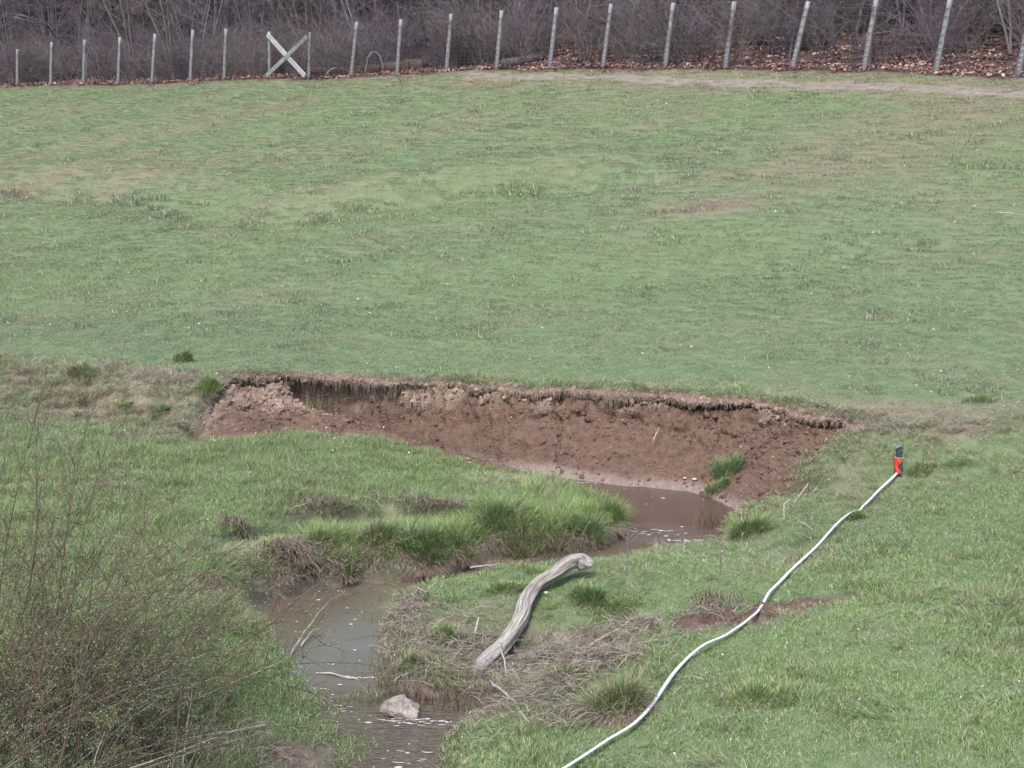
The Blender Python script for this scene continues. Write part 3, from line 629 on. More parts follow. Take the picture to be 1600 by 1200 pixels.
def gcolor(x, y, dry, lush, near=False):
    n = len(x); big = fbm(x*.25, y*.25, s=131)[:, None]; mid = fbm(x*1.4, y*1.4, s=132)[:, None]; r1 = rng.uniform(-1, 1, (n, 1))
    c = (np.array([.170, .240, .110]) if near else np.array([.158, .211, .116]))[None]*(1+.20*mid+.12*big+.14*r1)
    c = c + np.array([.02, .03, -.01])[None]*np.clip(.5+.9*big, 0, 1)
    c = c*(1-lush[:, None]) + G_LUSH[None]*(1+.15*r1)*lush[:, None]
    d = np.clip(dry[:, None]+.22*rng.normal(0, 1, (n, 1))*(dry[:, None] > .08), 0, 1)
    dc = np.where(rng.uniform(0, 1, (n, 1)) < np.where(fence_f(x, y) > -4, .15, .5)[:, None], G_DRY[None], G_DULL[None])*(1+.18*r1)
    return np.clip(c*(1-d)+dc*d, .01, .9)
CHL = smooth_line([at_z(a, b_, ZW) for a, b_ in [(1250, 815), (1080, 815), (1000, 842), (940, 869), (800, 886), (650, 910), (520, 960), (490, 1010), (520, 1070), (570, 1120), (620, 1180), (600, 1400)]], 3)
LUSH = [(660, 850, -.3, .5, .35, .8), (800, 830, -.3, .6, .4, .8), (920, 815, -.35, .5, .35, .8), (440, 1085, -.3, .5, .5, .7), (330, 1070, -.2, .6, .3, .4), (545, 1140, -.45, .3, .3, .6), (1170, 825, -.3, .3, .3, .5), (1000, 930, -.2, .6, .3, .3), (960, 1100, -.2, .4, .3, .3), (560, 860, -.2, .4, .3, .5)]
x, y = jit(-10.5, 10.5, 9.2, 27, .105)
v = (np.abs(x) < y*.40+1.0); x, y = x[v], y[v]
dry, bare, lit, path, edge, d, al, w, f = fields(x, y)
inr = (d > -.20)*(redness(al) > .3)*(d < edge_b(al)+.3)
pr = np.clip(1-bare*1.05, 0, 1)*np.clip(1.0-.25*dry, 0, 1)
cutb = (x < 2.3) & (y > 13.2) & (y < 19.5)
kp = (w > np.where(cutb, .17, .05)) & (rng.uniform(0, 1, len(x)) < pr) & ~((inr > 0) & (al < t_of(1240))) & (d > -.6)
x, y, dry, bare, d, al, w = (q[kp] for q in (x, y, dry, bare, d, al, w))
z = H(x, y, False); sdc, _ = seg_sd(x, y, CHL); sref, _ = seg_sd(*[np.array([q]) for q in at_z(600, 850, -.2)], CHL); bankz = (x < 2.4) & (y > 13) & (y < 19.3) & (np.sign(sdc) == np.sign(sref[0])); bz_ = np.where(bankz, sstep(1.15, .5, w)*sstep(-3.6, -2.8, x), 0); patchy = fbm(x*2.2, y*2.2, s=143); lush = np.clip(spots(x, y, LUSH)*.6+bz_*(.55+.5*patchy), 0, .9); dry = np.clip(dry*(1-lush*.7)+bz_*sstep(.15, .5, -patchy)*.6, 0, 1)
shag = fbm(x*.8, y*.8, s=141)+.5*vnoise(x*3, y*3, s=142)
leftm = ((x < y*0.02+.2) | (y > 18)) & (x < 2.6)
right_m = (~leftm)
sh = shag + np.where(leftm, .12, -.22) + lush*.9 + .4*np.exp(-(w/.4)**2) + .35*np.exp(-(np.clip(np.abs(w), 0, 9)/.5)**2)
bench = spots(x, y, [(800, 1000, -.3, 1.4, 1.6, 1), (430, 880, -.1, 1.0, .7, .8), (1150, 880, -.1, .8, .8, .6)])
u_ = rng.uniform(0, 1, len(x))
idx = np.where(u_ < dry*.9*(1-lush), np.where(rng.uniform(0, 1, len(x)) < .5, 4, 5), np.where(sh > .42, 3, np.where(sh > .12, 2, rng.integers(0, 2, len(x)))))
lstrip = (d > -.3) & (d < edge_b(al)*1.3) & (al < TA) ; rnd_ = rng.uniform(0, 1, len(x)); idx = np.where((bz_ > .3) & (idx < 4) & (rnd_ < .75), np.where(rnd_ < .45, 6, 7), idx); idx = np.where(lstrip & (idx < 2), np.where(rnd_ < .5, 2, 4), idx)
gxn, gyn = tri_normal(x, y); gxn = np.clip(gxn, -1, 1); gyn = np.clip(gyn, -1, 1)
rz = rng.uniform(0, 6.283, len(x)); down = np.arctan2(-gyn, -gxn); stp = np.hypot(gxn, gyn)
rz = np.where(((idx == 5) | (idx == 6)) & (stp > .12), down+rng.normal(0, .5, len(x)), rz)
rot = np.stack([np.arctan(gyn)*.7*0, 0*gxn, rz], 1)
s_ = rng.uniform(.75, 1.25, len(x))*(1+.25*np.clip(sh, -1, 1)); sz = s_*np.where(idx >= 4, rng.uniform(.5, 1.1, len(x)), 1)
sz = sz*np.where(right_m & (idx < 4), .68, 1); nearb = sstep(1.1, .3, w)*(~bankz)*(x > -3); bn_ = np.clip(np.maximum(bench*.9, nearb), 0, 1); sz = sz*(1-.45*bn_); idx = np.where((nearb > .4) & (idx == 3), 1, idx)
scatter("meadow_grass", np.stack([x, y, z], 1), rot, np.stack([s_, s_, sz], 1), idx, gcolor(x, y, dry, lush, True), proto_col("near_protos", near_p),
        "short and shaggy green grass with dry blades covering both stream banks", "grass")
# far field
far_p = [patch("qa_field", 150, .30, .03, .07, .3, 1.5, .007, .013, gmat), patch("qb_field", 150, .32, .03, .08, .3, 1.6, .007, .013, gmat), patch("qc_field", 110, .30, .05, .12, .4, 1.8, .007, .014, gmat)]
xs, ys = [], []
for y0, y1, st in ((19, 30, .2), (30, 92, .26)):
    a, b_ = jit(-36, 24, y0, y1, st); v = (np.abs(a) < b_*.39+1.5); xs.append(a[v]); ys.append(b_[v])
x = np.concatenate(xs); y = np.concatenate(ys)
dry, bare, lit, path, edge, d, al, w, f = fields(x, y)
kp = (f < .1) & (rng.uniform(0, 1, len(x)) > lit*.95) & ((d < -.17) | (y > 36)) & (rng.uniform(0, 1, len(x)) > path*.92) & (rng.uniform(0, 1, len(x)) > bare*.8)
x, y, dry, d, f = (q[kp] for q in (x, y, dry, d, f)); z = H(x, y, False)
t_ = fbm(x*1.5, y*1.5, s=151); idx = np.where(t_ > .33, 2, rng.integers(0, 2, len(x)))
s_ = rng.uniform(.7, 1.2, len(x)); s_ = s_*np.interp(y, [19, 25, 36], [.55, .62, .95]); dsw = np.minimum(np.abs(seg_sd(x, y, _mg[0])[0]), np.abs(seg_sd(x, y, _mg[1])[0])+.3); swl = sstep(1.3, .2, dsw)*sstep(-.1, .35, fbm(x*.9, y*.9, s=153)+.15); idx = np.where(swl > .35, 2, idx); t_ = t_+swl*1.2; s_ = s_*(1+.5*swl)
scatter("field_grass", np.stack([x, y, z], 1), np.stack([0*x, 0*x, rng.uniform(0, 6.28, len(x))], 1), np.stack([s_, s_, s_*(.8+.5*np.clip(t_, -.5, 1.8))], 1), idx,
        gcolor(x, y, dry*.85, np.clip(.35*fbm(x*.5, y*.8, s=152), 0, .4)), proto_col("far_protos", far_p), "short grass of the sloping field up to the fence", "grass")

# leaf litter and loose pale leaves
lm, nt, N, L, b = newmat("dead_leaf", .8, .2)
at_ = N.new("ShaderNodeAttribute"); at_.attribute_type = 'INSTANCER'; at_.attribute_name = 'gcol'
vv = N.new("ShaderNodeAttribute"); vv.attribute_name = 'bv'; rr = ramp(N, L, vv.outputs["Fac"], [(0, (.5, .5, .5)), (1, (1.5, 1.4, 1.35))])
L.new(mix(N, L, 1.0, at_.outputs["Color"], rr.outputs[0], 'MULTIPLY'), b.inputs["Base Color"])
def leafpatch(name, n, rad, l0, l1):
    r = rad*np.sqrt(rng.uniform(0, 1, n)); a = rng.uniform(0, 6.28, n)
    C = np.stack([r*np.cos(a), r*np.sin(a), rng.uniform(.01, .09, n)], 1); D = rng.normal(0, 1, (n, 3))*[1, 1, .45]; Nn = rng.normal(0, .6, (n, 3))+[0, 0, 1]
    l = rng.uniform(l0, l1, n); V, F = leafquads(C, D, Nn, l, l*.7)
    return mesh(name, V, F, lm, attrs={'bv': np.repeat(rng.uniform(0, 1, n), 4)}, link=False)
lp = [leafpatch("la_leaf", 60, .4, .06, .14), leafpatch("lb_leaf", 60, .4, .06, .15)]
x, y = jit(-52, 34, 36, 120, .55); f = fence_f(x, y); v = (f > -.5) & (f < 34) & (np.abs(x) < y*.42+3); x, y, f = x[v], y[v], f[v]
v = rng.uniform(0, 1, len(x)) < sstep(-.7, .3, f)*np.where(f < 8, 1, .8); x, y, f = x[v], y[v], f[v]
lc = np.array([.185, .112, .10])[None]*(1+.35*rng.uniform(-1, 1, (len(x), 1))); pl = rng.uniform(0, 1, len(x)) < .16; lc[pl] = np.array([.34, .25, .21])
s_ = rng.uniform(.7, 1.3, len(x))
scatter("leaf_litter", np.stack([x, y, H(x, y)], 1), np.stack([0*x, 0*x, rng.uniform(0, 6.28, len(x))], 1), np.stack([s_]*3, 1), rng.integers(0, 2, len(x)), lc,
        proto_col("leaf_protos", lp), "reddish brown dead leaves covering the woodland floor behind the fence", "leaf litter")
n_ = 1500; x = rng.uniform(-30, 20, n_*3); y = 17+rng.beta(1.3, 1.5, n_*3)*62; v = (np.abs(x) < y*.4) & (fence_f(x, y) < -.3); x, y = x[v][:n_], y[v][:n_]
x2 = rng.uniform(-7, 8, 1100); y2 = rng.uniform(10, 22, 1100); v = (poly_sd(x2, y2, WP) > .15); x = np.concatenate([x, x2[v]]); y = np.concatenate([y, y2[v]])
n_ = len(x); C = np.stack([x, y, H(x, y, False)+rng.uniform(.035, .07, n_)], 1); D = rng.normal(0, 1, (n_, 3))*[1, 1, .35]
l = rng.uniform(.015, .05, n_)*np.where(y > 24, 1.5, 1)*(.6+.4*(y > 20)); Vl, Fl = leafquads(C, D, rng.normal(0, .5, (n_, 3))+[0, 0, 1], l, l*.6)
lf = simple("pale_dead_leaf", (.28, .2, .14), (.6, .55, .5), 3, .7)
o = mesh("fallen_leaves", Vl, Fl, lf); tag(o, "pale dry leaves and chips scattered over the grass", "leaves", kind='stuff')

# clods on the bank and stones on the slope right of it
def rock_mesh(seed, n=1, sub=2):
    import bmesh
    bm_ = bmesh.new(); bmesh.ops.create_icosphere(bm_, subdivisions=sub, radius=1)
    co = np.array([v.co for v in bm_.verts]); F = np.array([[v.index for v in f_.verts] for f_ in bm_.faces]); bm_.free()
    r = 1+.35*fbm(co[:, 0]*1.3+seed, co[:, 1]*1.3, co[:, 2]*1.3, s=seed)+.12*fbm(co[:, 0]*4, co[:, 1]*4, co[:, 2]*4, s=seed+1)
    return co*r[:, None], F
cm, nt, N, L, b = newmat("soil_clod", .95, .1); at_ = N.new("ShaderNodeAttribute"); at_.attribute_type = 'INSTANCER'; at_.attribute_name = 'gcol'; L.new(at_.outputs["Color"], b.inputs["Base Color"])
cp = []
for k in range(4):
    V_, F_ = rock_mesh(200+k, sub=1); cp.append(mesh("ca_clod%d" % k, V_, F_, cm, link=False))
n_ = 22000; ai = rng.integers(5, na-5, n_); ji = rng.integers(int(nl*.2), nl+nf-18, n_); pz = BV[ai, ji]; tn_ = BTAN[ai, ji]
dens_ = np.clip(.12+.9*tn_+.35*fbm(pz[:, 0]*1.5, pz[:, 1]*1.5, pz[:, 2]*2, s=161)+.4*sstep(t_of(1150), t_of(1250), als[ai]), .06, 1)
v = (rng.uniform(0, 1, n_) < dens_) & (pz[:, 2] > ZW+.02); pz = pz[v]; tn_ = tn_[v]
sz = rng.gamma(1.5, .009, len(pz))+.005; sz = np.minimum(sz, .05)
cc = (np.array([.12, .075, .062])[None]*(1-tn_[:, None])+np.array([.26, .19, .145])[None]*tn_[:, None])*(1+.25*rng.uniform(-1, 1, (len(pz), 1)))
wv = (rng.uniform(0, 1, len(pz)) < .02) & (sz < .02); cc[wv] = (.42, .38, .34)
scatter("soil_clods", pz, rng.uniform(0, 6.28, (len(pz), 3)), np.stack([sz*1.2, sz, sz*.7], 1), rng.integers(0, 4, len(pz)), cc, proto_col("clod_protos", cp), "crumbled clods and pebbles stuck on the red clay bank", "clods")

# dead straw, twigs and reed stubs round the log and along the water
tw = simple("dead_twig", (.09, .065, .055), (.34, .29, .24), 9, .85, .2, .002)
mb = MB()
DS = [(800, 1090, -.3, .5, .25, 200, .35), (780, 1010, -.3, .25, .4, 160, .3), (640, 960, -.42, .2, .3, 120, .3), (930, 1040, -.2, .5, .25, 220, .45), (700, 1010, -.38, .7, .8, 420, .35), (860, 1060, -.28, .7, .6, 420, .4), (960, 1000, -.25, .6, .4, 260, .35), (430, 900, -.2, .5, .4, 260, .3), (350, 960, -.2, .4, .4, 160, .3), (620, 990, -.4, .15, .8, 120, .2), (900, 1120, -.2, .6, .3, 220, .3), (1110, 965, -.15, .5, .3, 160, .3), (640, 800, -.2, .8, .2, 120, .25), (1150, 840, -.3, .3, .3, 80, .3),
      (350, 1170, -.3, .8, .4, 200, .3), (1300, 730, .1, .9, .7, 160, .25), (150, 620, .3, 2.8, .9, 700, .35), (300, 640, .3, .5, .5, 200, .25), (1450, 690, .4, 1.2, .5, 120, .3), (750, 1120, -.4, .3, .2, 120, .25)]
for px, py, z_, rx, ry, n, ln in DS:
    c0 = at_z(px, py, z_); x = c0[0]+rng.normal(0, rx*.6, n); y = c0[1]+rng.normal(0, ry*.6, n); v = poly_sd(x, y, WP) > .0; x, y = x[v], y[v]; n = len(x)
    az = rng.uniform(0, 6.28, n); el = rng.normal(.12, .22, n); l = rng.uniform(.25, 1, n)*ln; t = np.linspace(-.5, .5, 4)
    P_ = np.stack([x, y, H(x, y, False)+rng.uniform(.03, .1, n)], 1); D = np.stack([np.cos(az)*np.cos(el), np.sin(az)*np.cos(el), np.sin(el)], 1)
    PT = P_[:, None]+D[:, None]*(l[:, None]*t)[:, :, None]+rng.normal(0, .004, (n, 4, 3)); PT[:, :, 2] += .03*(1-(2*t)**2)
    Vt, Ft = tubes(PT, np.repeat(rng.uniform(.0015, .004, n)[:, None], 4, 1), 3); mb.add(Vt, Ft)
o = mb.build("dead_stalks", tw); tag(o, "tangle of dead stalks and straw around the log and banks", "dead stalks", kind='stuff')
rs = simple("rust_brown_shoots", (.07, .045, .032), (.17, .12, .08), 20, .8, .2, .002); mb = MB()
for px, py, z_, rx, ry, n, h_ in [(615, 960, -.42, .12, .35, 60, .16), (640, 985, -.4, .25, .3, 50, .15), (610, 1050, -.45, .12, .4, 90, .2), (660, 1088, -.45, .45, .08, 220, .15), (730, 1100, -.45, .3, .08, 90, .12), (700, 1075, -.42, .35, .12, 90, .13), (680, 1060, -.4, .3, .2, 110, .16), (625, 1080, -.45, .1, .1, 30, .2), (1110, 815, -.45, .2, .25, 110, .28), (1130, 830, -.4, .15, .15, 60, .22), (1000, 870, -.4, .2, .2, 14, .3), (790, 870, -.4, .5, .1, 12, .15)]:
    c0 = at_z(px, py, z_); x = c0[0]+rng.normal(0, rx*.7, n); y = c0[1]+rng.normal(0, ry*.7, n)
    Vb, Fb, _ = blades(np.stack([x, y, np.maximum(H(x, y, False), ZW)-.02], 1), rng.uniform(0, 6.28, n), rng.uniform(.5, 1.1, n)*h_, rng.uniform(0, .7, n), rng.uniform(.006, .013, n), 3); mb.add(Vb, Fb)
o = mb.build("reed_shoots", rs); tag(o, "short rusty brown shoots sprouting at the water's edge", "reeds", kind='stuff')

# ------------------------------------------------------------------ tussocks, each a thing
def tuss_mat(nm, base, ps): return grassmat(nm, inst=False, base=base, pstraw=ps)
TG = tuss_mat("tussock_green", (.165, .25, .078), .14); TGD = tuss_mat("tussock_deep_green", (.13, .22, .08), .12); TGM = tuss_mat("tussock_mixed", (.18, .24, .10), .25); TGP = tuss_mat("tussock_pale", (.24, .26, .14), .4)
def tussock(px, py, z0, rad, hgt, n, mat, label, skirt=False, name="grass_tussock"):
    rad *= 1.3; hgt *= 1.15; n = int(n*1.8)
    p = ground_at(px, py, z0); root = empty(name, (p[0], p[1], p[2]), label, "grass tussock", "large grass tussocks along the stream")
    r = rad*.55*rng.uniform(0, 1, n)**.6; a = rng.uniform(0, 6.28, n)
    bx = r*np.cos(a); by = r*np.sin(a); bz = H(bx+p[0], by+p[1], False)-p[2]-.01; bz = np.clip(bz, -.12, .12)+.11*np.exp(-(r/rad*1.6)**2)*min(1, hgt/.2)
    sq = rng.uniform(.6, 1.0); bx = bx*1.15; by = by*sq; az = a+rng.normal(0, .9, n); az = np.where(rng.uniform(0, 1, n) < .35, rng.normal(-1.2, .8, n), az); lean = .2+1.6*(r/rad)+rng.uniform(-.2, .9, n); hv = .75+.5*vnoise(bx*9+p[0], by*9, s=5)
    V, F, k = blades(np.stack([bx, by, bz], 1), az, hgt*hv*rng.uniform(.45, 1.2, n), lean, rng.uniform(.0035, .0075, n), 4)
    mesh("green_blades", V, F, mat, root, attrs={'bv': np.repeat(rng.uniform(0, 1, n), k)})
    m_ = n//3 if skirt else n//9
    a = rng.uniform(0, 6.28, m_) if not skirt else rng.normal(-1.57, .8, m_)
    bx = rad*.5*np.cos(a)*rng.uniform(.6, 1, m_); by = rad*.5*np.sin(a)*rng.uniform(.6, 1, m_); bz = np.clip(H(bx+p[0], by+p[1], False)-p[2], -.15, .1)+.01
    V, F, k = blades(np.stack([bx, by, bz], 1), a+rng.normal(0, .35, m_), hgt*rng.uniform(.5, 1, m_), rng.uniform(1.4, 2.6, m_), rng.uniform(.004, .008, m_), 4)
    mesh("dry_skirt", V, F, strawm, root, attrs={'bv': np.repeat(rng.uniform(0, 1, m_), k)})
    return root
for a in [(1135, 740, -.3, .26, .20, 650, TGD, "lone dark green tussock on the foot of the red clay bank"),
          (1120, 768, -.4, .20, .14, 350, TG, "low green tussock at the waterline just below the lone dark bank tussock"),
          (560, 1140, -.4, .30, .22, 1000, TG, "bright tussock overhanging the stream left of and below the pale rock", True),
          (665, 868, -.3, .33, .26, 1300, TGD, "big shaggy dark tussock hanging over the water on the left bank", True),
          (590, 850, -.25, .22, .20, 600, TGM, "smaller tussock with straw just left of the big shaggy bank tussock", True),
          (780, 815, -.25, .30, .24, 900, TGD, "bluish green tussock on top of the point, upper of the midway pair"),
          (815, 855, -.3, .28, .24, 900, TGM, "green tussock with straw skirt at the channel edge, lower of the midway pair", True),
          (915, 840, -.35, .28, .22, 900, TGD, "round dark tussock at the channel edge near the tip of the point"),
          (955, 812, -.35, .24, .22, 700, TG, "outermost green tussock on the tip of the point beside the pool"),
          (327, 612, .5, .24, .22, 550, TG, "bright upright tussock at the left end of the red clay bank"),
          (285, 565, .55, .22, .20, 450, TGD, "small dark tussock alone at the near edge of the far field"),
          (1170, 838, -.35, .26, .22, 700, TG, "green tussock right of the brown reed shoots by the pool"),
          (1035, 858, -.4, .28, .16, 600, TGP, "pale straw coloured tussock on the near shore of the pool"),
          (965, 1110, -.2, .32, .24, 1100, TGM, "large tussock with drooping straw left of the white tape, near the bottom edge", True),
          (918, 940, -.25, .24, .14, 550, TGD, "low dark green tussock just right of the log's upper half"),
          (960, 955, -.25, .26, .09, 450, TG, "flat green tussock at the far rim of the small gully"),
          (1180, 1090, 0, .42, .08, 800, TG, "long low grassy hump right of the white tape near the bottom"),
          (1235, 640, .5, .12, .05, 60, TGM, "tiny tuft on the lip of the red clay bank near its right end"),
          (1530, 628, .6, .30, .08, 350, TGD, "low dark tuft at the field edge near the right margin"),
          (500, 850, -.25, .22, .15, 450, TG, "low green tussock right of the matted straw slope")]:
    tussock(*a)
for a in [(700, 1000, -.35, .22, .12, 420, TG, "green tussock in the straw midway between the stream and the log"), (640, 1045, -.4, .16, .12, 260, TGM, "small ragged tussock among the brown shoots upstream of the rock"), (790, 925, -.28, .25, .1, 380, TG, "low green tussock just left of the log's upper half"), (880, 1060, -.2, .22, .12, 380, TGM, "straw mixed tussock right of the log's lower end"), (125, 585, .3, .3, .2, 600, TGM, "dark ragged tussock on the worn slope at the far left"), (60, 628, .2, .24, .14, 350, TG, "green tussock low on the worn slope near the left margin"), (190, 640, .2, .2, .12, 300, TG, "small green tussock low on the worn slope left of the red bank"), (115, 655, .1, .2, .12, 260, TG, "yellow green tussock at the foot of the worn slope"), (250, 648, .1, .2, .14, 320, TGD, "green tussock with dark hollow below it beside the red bank's left foot"), (1440, 740, .2, .22, .1, 260, TGM, "straw mixed tuft just right of the marker stake"), (1337, 812, .1, .13, .09, 260, TG, "small tuft of grass hiding the gap in the white tape"), (720, 862, -.2, .2, .18, 500, TG, "yellow green tussock just right of the big shaggy bank tussock", True), (865, 852, -.25, .2, .17, 450, TG, "small tussock between the straw skirted and round dark ones", True), (470, 842, -.1, .2, .15, 420, TGM, "ragged tussock at the top of the matted straw slope"), (540, 885, -.3, .2, .14, 420, TG, "low tussock at the foot of the matted straw slope beside the water", True)]: tussock(*a)
def matted(px, py, z0, rad, n, ln, azm, label):
    p = ground_at(px, py, z0); root = empty("straw_mat", tuple(p), label, "matted grass", "mats of dead grass on the left bank")
    bx = rng.normal(0, rad*.5, n); by = rng.normal(0, rad*.22, n); bz = H(bx+p[0], by+p[1], False)-p[2]+.03+rng.uniform(0, .05, n)
    V, F, k = blades(np.stack([bx, by, bz], 1), azm+rng.normal(0, .3, n), ln*rng.uniform(.5, 1.2, n), rng.uniform(1.5, 2.1, n), rng.uniform(.004, .009, n), 5)
    mesh("dead_blades", V, F, strawm, root)
matted(455, 868, -.1, .35, 900, .42, -1.0, "reddish brown mat of dead grass sliding down to the stream")
matted(385, 845, 0, .3, 600, .3, -1.5, "grey brown mat of dead grass over the dark hollow on the left bank")
matted(520, 795, 0, .4, 600, .22, -1.5, "dry fringe hanging over the first hollow of the upper left bank")
matted(680, 800, -.1, .4, 700, .2, -1.2, "dry fringe along the right part of the upper left bank")
matted(345, 925, -.15, .25, 400, .28, -1.3, "brown mat of dead grass behind the big bush by the water")
matted(1110, 945, -.05, .25, 260, .2, -1.6, "straw fringe over the red scar left of the white tape")

def fringe(line, n, up, ln, label):
    P_ = np.array([at_z(a_, b_, ZW) for a_, b_ in line]); P_ = smooth_line(P_, 4); cum = np.concatenate([[0], np.cumsum(np.hypot(*(P_[1:]-P_[:-1]).T))]); q = rng.uniform(0, cum[-1], n)
    x = np.interp(q, cum, P_[:, 0]); y = np.interp(q, cum, P_[:, 1])+up*rng.uniform(.5, 1.3, n); z = H(x, y, False); x0, y0 = P_[0]
    tx = np.interp(q, cum, np.gradient(P_[:, 0])); ty = np.interp(q, cum, np.gradient(P_[:, 1])); az = np.arctan2(-tx, ty)+rng.normal(0, .5, n)
    dens_ = rng.uniform(0, 1, n) < .35+.65*sstep(-.2, .3, vnoise(q*2.5, 0*q, s=int(n)))
    V, F, k = blades(np.stack([x, y, z+.015], 1)[dens_], az[dens_], (ln*rng.uniform(.5, 1.2, n))[dens_], rng.uniform(1.5, 2.9, dens_.sum()), rng.uniform(.004, .008, dens_.sum()), 4)
    o = mesh("straw_fringe", V, F, strawm); tag(o, label, "straw", kind='stuff')
fringe([(432, 938), (480, 925), (560, 912), (610, 914), (700, 899), (735, 887), (800, 878), (880, 868), (935, 858), (975, 838)], 5200, .17, .22, "dead straw and roots drooping over the left bank waterline")
fringe([(465, 1055), (492, 1095), (520, 1140), (590, 1160), (600, 1180)], 900, .06, .14, "short straw drooping over the mud by the overhanging tussock")

# ------------------------------------------------------------------ log, rock, sticks
logm, nt, N, L, b = newmat("weathered_log", .9, .15)
lat = N.new("ShaderNodeAttribute"); lat.attribute_name = 'luv'
tc = N.new("ShaderNodeTexCoord"); mp = N.new("ShaderNodeMapping"); mp.inputs["Scale"].default_value = (1, 1, .10); L.new(lat.outputs["Vector"], mp.inputs[0])
n1 = noise(N, L, 5, 8, mp.outputs[0], .7); n2 = noise(N, L, 5, 4, tc.outputs["Object"])
r1 = ramp(N, L, n1.outputs[0], [(.36, (.085, .075, .066)), (.46, (.33, .30, .275)), (.62, (.55, .52, .48))]); r2 = ramp(N, L, n2.outputs[0], [(.3, (.75, .7, .62)), (.7, (1, 1, 1))])
L.new(mix(N, L, 1.0, r1.outputs[0], r2.outputs[0], 'MULTIPLY'), b.inputs["Base Color"]); bump(N, L, n1.outputs[0], 1, .03, b)
LG = [(742, 1054, .065, .01), (755, 1040, .080, .05), (777, 1019, .085, .09), (800, 990, .080, .11), (816, 962, .078, .12), (822, 937, .074, .12), (837, 916, .064, .13), (860, 900, .066, .16), (880, 885, .084, .19), (897, 877, .082, .20)]
pts = []; 
for px, py, r_, up in LG:
    p = ground_at(px, py+4+up*130, -.3); q = at_z(px, py, p[2]+up); pts.append([q[0], q[1], p[2]+up, r_])
e_ = np.array(pts[-1]); pts += [list(e_+[.07, .02, -.004, .002]), list(e_+[.13, .03, -.03, -.006]), list(e_+[.18, .03, -.06, -.014])]; pts = smooth_line(np.array(pts), 8); lp_, lr = pts[:, :3], pts[:, 3]*1.0; org = lp_[0].copy()
root = empty("driftwood_log", tuple(org), "bent grey weathered log lying on the near bank", "log")
sides = 36; V_, F_ = tubes((lp_-org)[None], lr[None], sides)
a = np.tile(np.arange(sides)*2*math.pi/sides, len(lp_)); s_ = np.repeat(np.arange(len(lp_))*.03, sides)
cen = np.repeat(lp_-org, sides, 0); dd = V_-cen
V_ = cen+dd*(1+.22*vnoise(np.cos(a)*1.6, np.sin(a)*1.6, s_*3.2, s=171)+.10*vnoise(np.cos(a)*5, np.sin(a)*5, s_*2.2, s=172)-.25*np.exp(-((a-1.9-.5*np.sin(s_*2))/.12)**2)*sstep(.5, 1.2, s_)+.09*vnoise(np.cos(a)*7, np.sin(a)*7, s_*8, s=173)+.16*np.clip(vnoise(np.cos(a)*1.4, np.sin(a)*1.4, s_*5+7, s=174)-.35, 0, 1))[:, None]; luv = np.stack([np.cos(a)*1.5, np.sin(a)*1.5, s_*8], 1)
mesh("trunk", V_, [F_, caps(1, len(lp_), sides)], logm, root, smooth=True, attrs={"luv": luv})
kn = np.array([[.0, 0, 0], [.03, -.03, -.05], [.05, -.05, -.10]])+(lp_[len(lp_)*7//9]-org)
V_, F_ = tubes(kn[None], np.array([[.05, .04, .02]]), 8); mesh("branch_stub", V_, [F_, caps(1, 3, 8)], logm, root, smooth=True)
rkm = simple("pale_pink_rock", (.12, .098, .085), (.26, .22, .19), 5, .85, .8, .04, c3=(.37, .33, .29))
V_, F_ = rock_mesh(77, sub=4); p = at_z(628, 1116, ZW)
n_ = fbm(V_[:, 0]*2, V_[:, 1]*2, V_[:, 2]*2, s=5); V_ = V_*np.array([.17, .12, .12]); V_[:, 2] += .03*(V_[:, 0] < .02)+.02*n_; V_[:, 2] = np.where(V_[:, 2] > .13, .13+(V_[:, 2]-.13)*.5, V_[:, 2])
o = mesh("rock", V_, F_, rkm, smooth=False); o.location = (p[0], p[1], ZW+.02); tag(o, "pale pinkish rock standing in the stream with foam around it", "rock")
for px, py, r_, lb in [(1085, 752, .035, "white pebble on the beach under the red bank, left of the dark tussock"), (1070, 750, .025, "smaller pale pebble beside the white pebble on the muddy beach"), (926, 791, .04, "pale stone on the tip of the point behind the tussocks"), (853, 930, .028, "small white stone tucked against the right side of the log"), (1083, 1027, .03, "white scrap lying in grass just left of the white tape"), (1222, 945, .0, "")]:
    if r_ == 0: continue
    V_, F_ = rock_mesh(int(px), sub=2); p = ground_at(px, py, -.2); o = mesh("stone", V_*np.array([r_, r_*.8, r_*.6]), F_, lf, smooth=True); o.location = (p[0], p[1], p[2]+r_*.35+.02); tag(o, lb, "stone")
stk = simple("bleached_stick", (.2, .17, .145), (.42, .38, .34), 14, .85, .3, .003); stkd = simple("dark_stick", (.07, .05, .045), (.2, .15, .12), 14, .85, .3, .003)
def stick(a, b_, r_, za, zb, lb, mat=None, name="stick", bend=.03, z0=-.3):
    p = ground_at(a[0], a[1], z0); q = ground_at(b_[0], b_[1], z0)
    p = np.array([*at_z(a[0], a[1], max(p[2], ZW)+za), max(p[2], ZW)+za]); q = np.array([*at_z(b_[0], b_[1], max(q[2], ZW)+zb), max(q[2], ZW)+zb])
    t = np.linspace(0, 1, 9)[:, None]; L_ = p*(1-t)+q*t; ln = np.linalg.norm(q-p); L_[1:-1] += rng.normal(0, bend*ln*.25, (7, 3)); L_[:, 2] += bend*ln*np.sin(t[:, 0]*3.14)
    V_, F_ = tubes((L_-p)[None], (r_*(1-.45*t[:, 0]))[None], 7); o = mesh(name, V_, [F_, caps(1, 9, 7)], mat or stk, smooth=True); o.location = p; tag(o, lb, "stick"); return o
stick((450, 1030), (520, 935), .008, .02, .05, "longer of two thin pale sticks leaning out of the stream")
stick((470, 1010), (495, 980), .010, .02, .05, "shorter thin pale stick leaning out of the stream beside the longer one")
stick((766, 1064), (828, 1130), .014, .07, .05, "straight bleached stick pointing down to the inlet below the log")
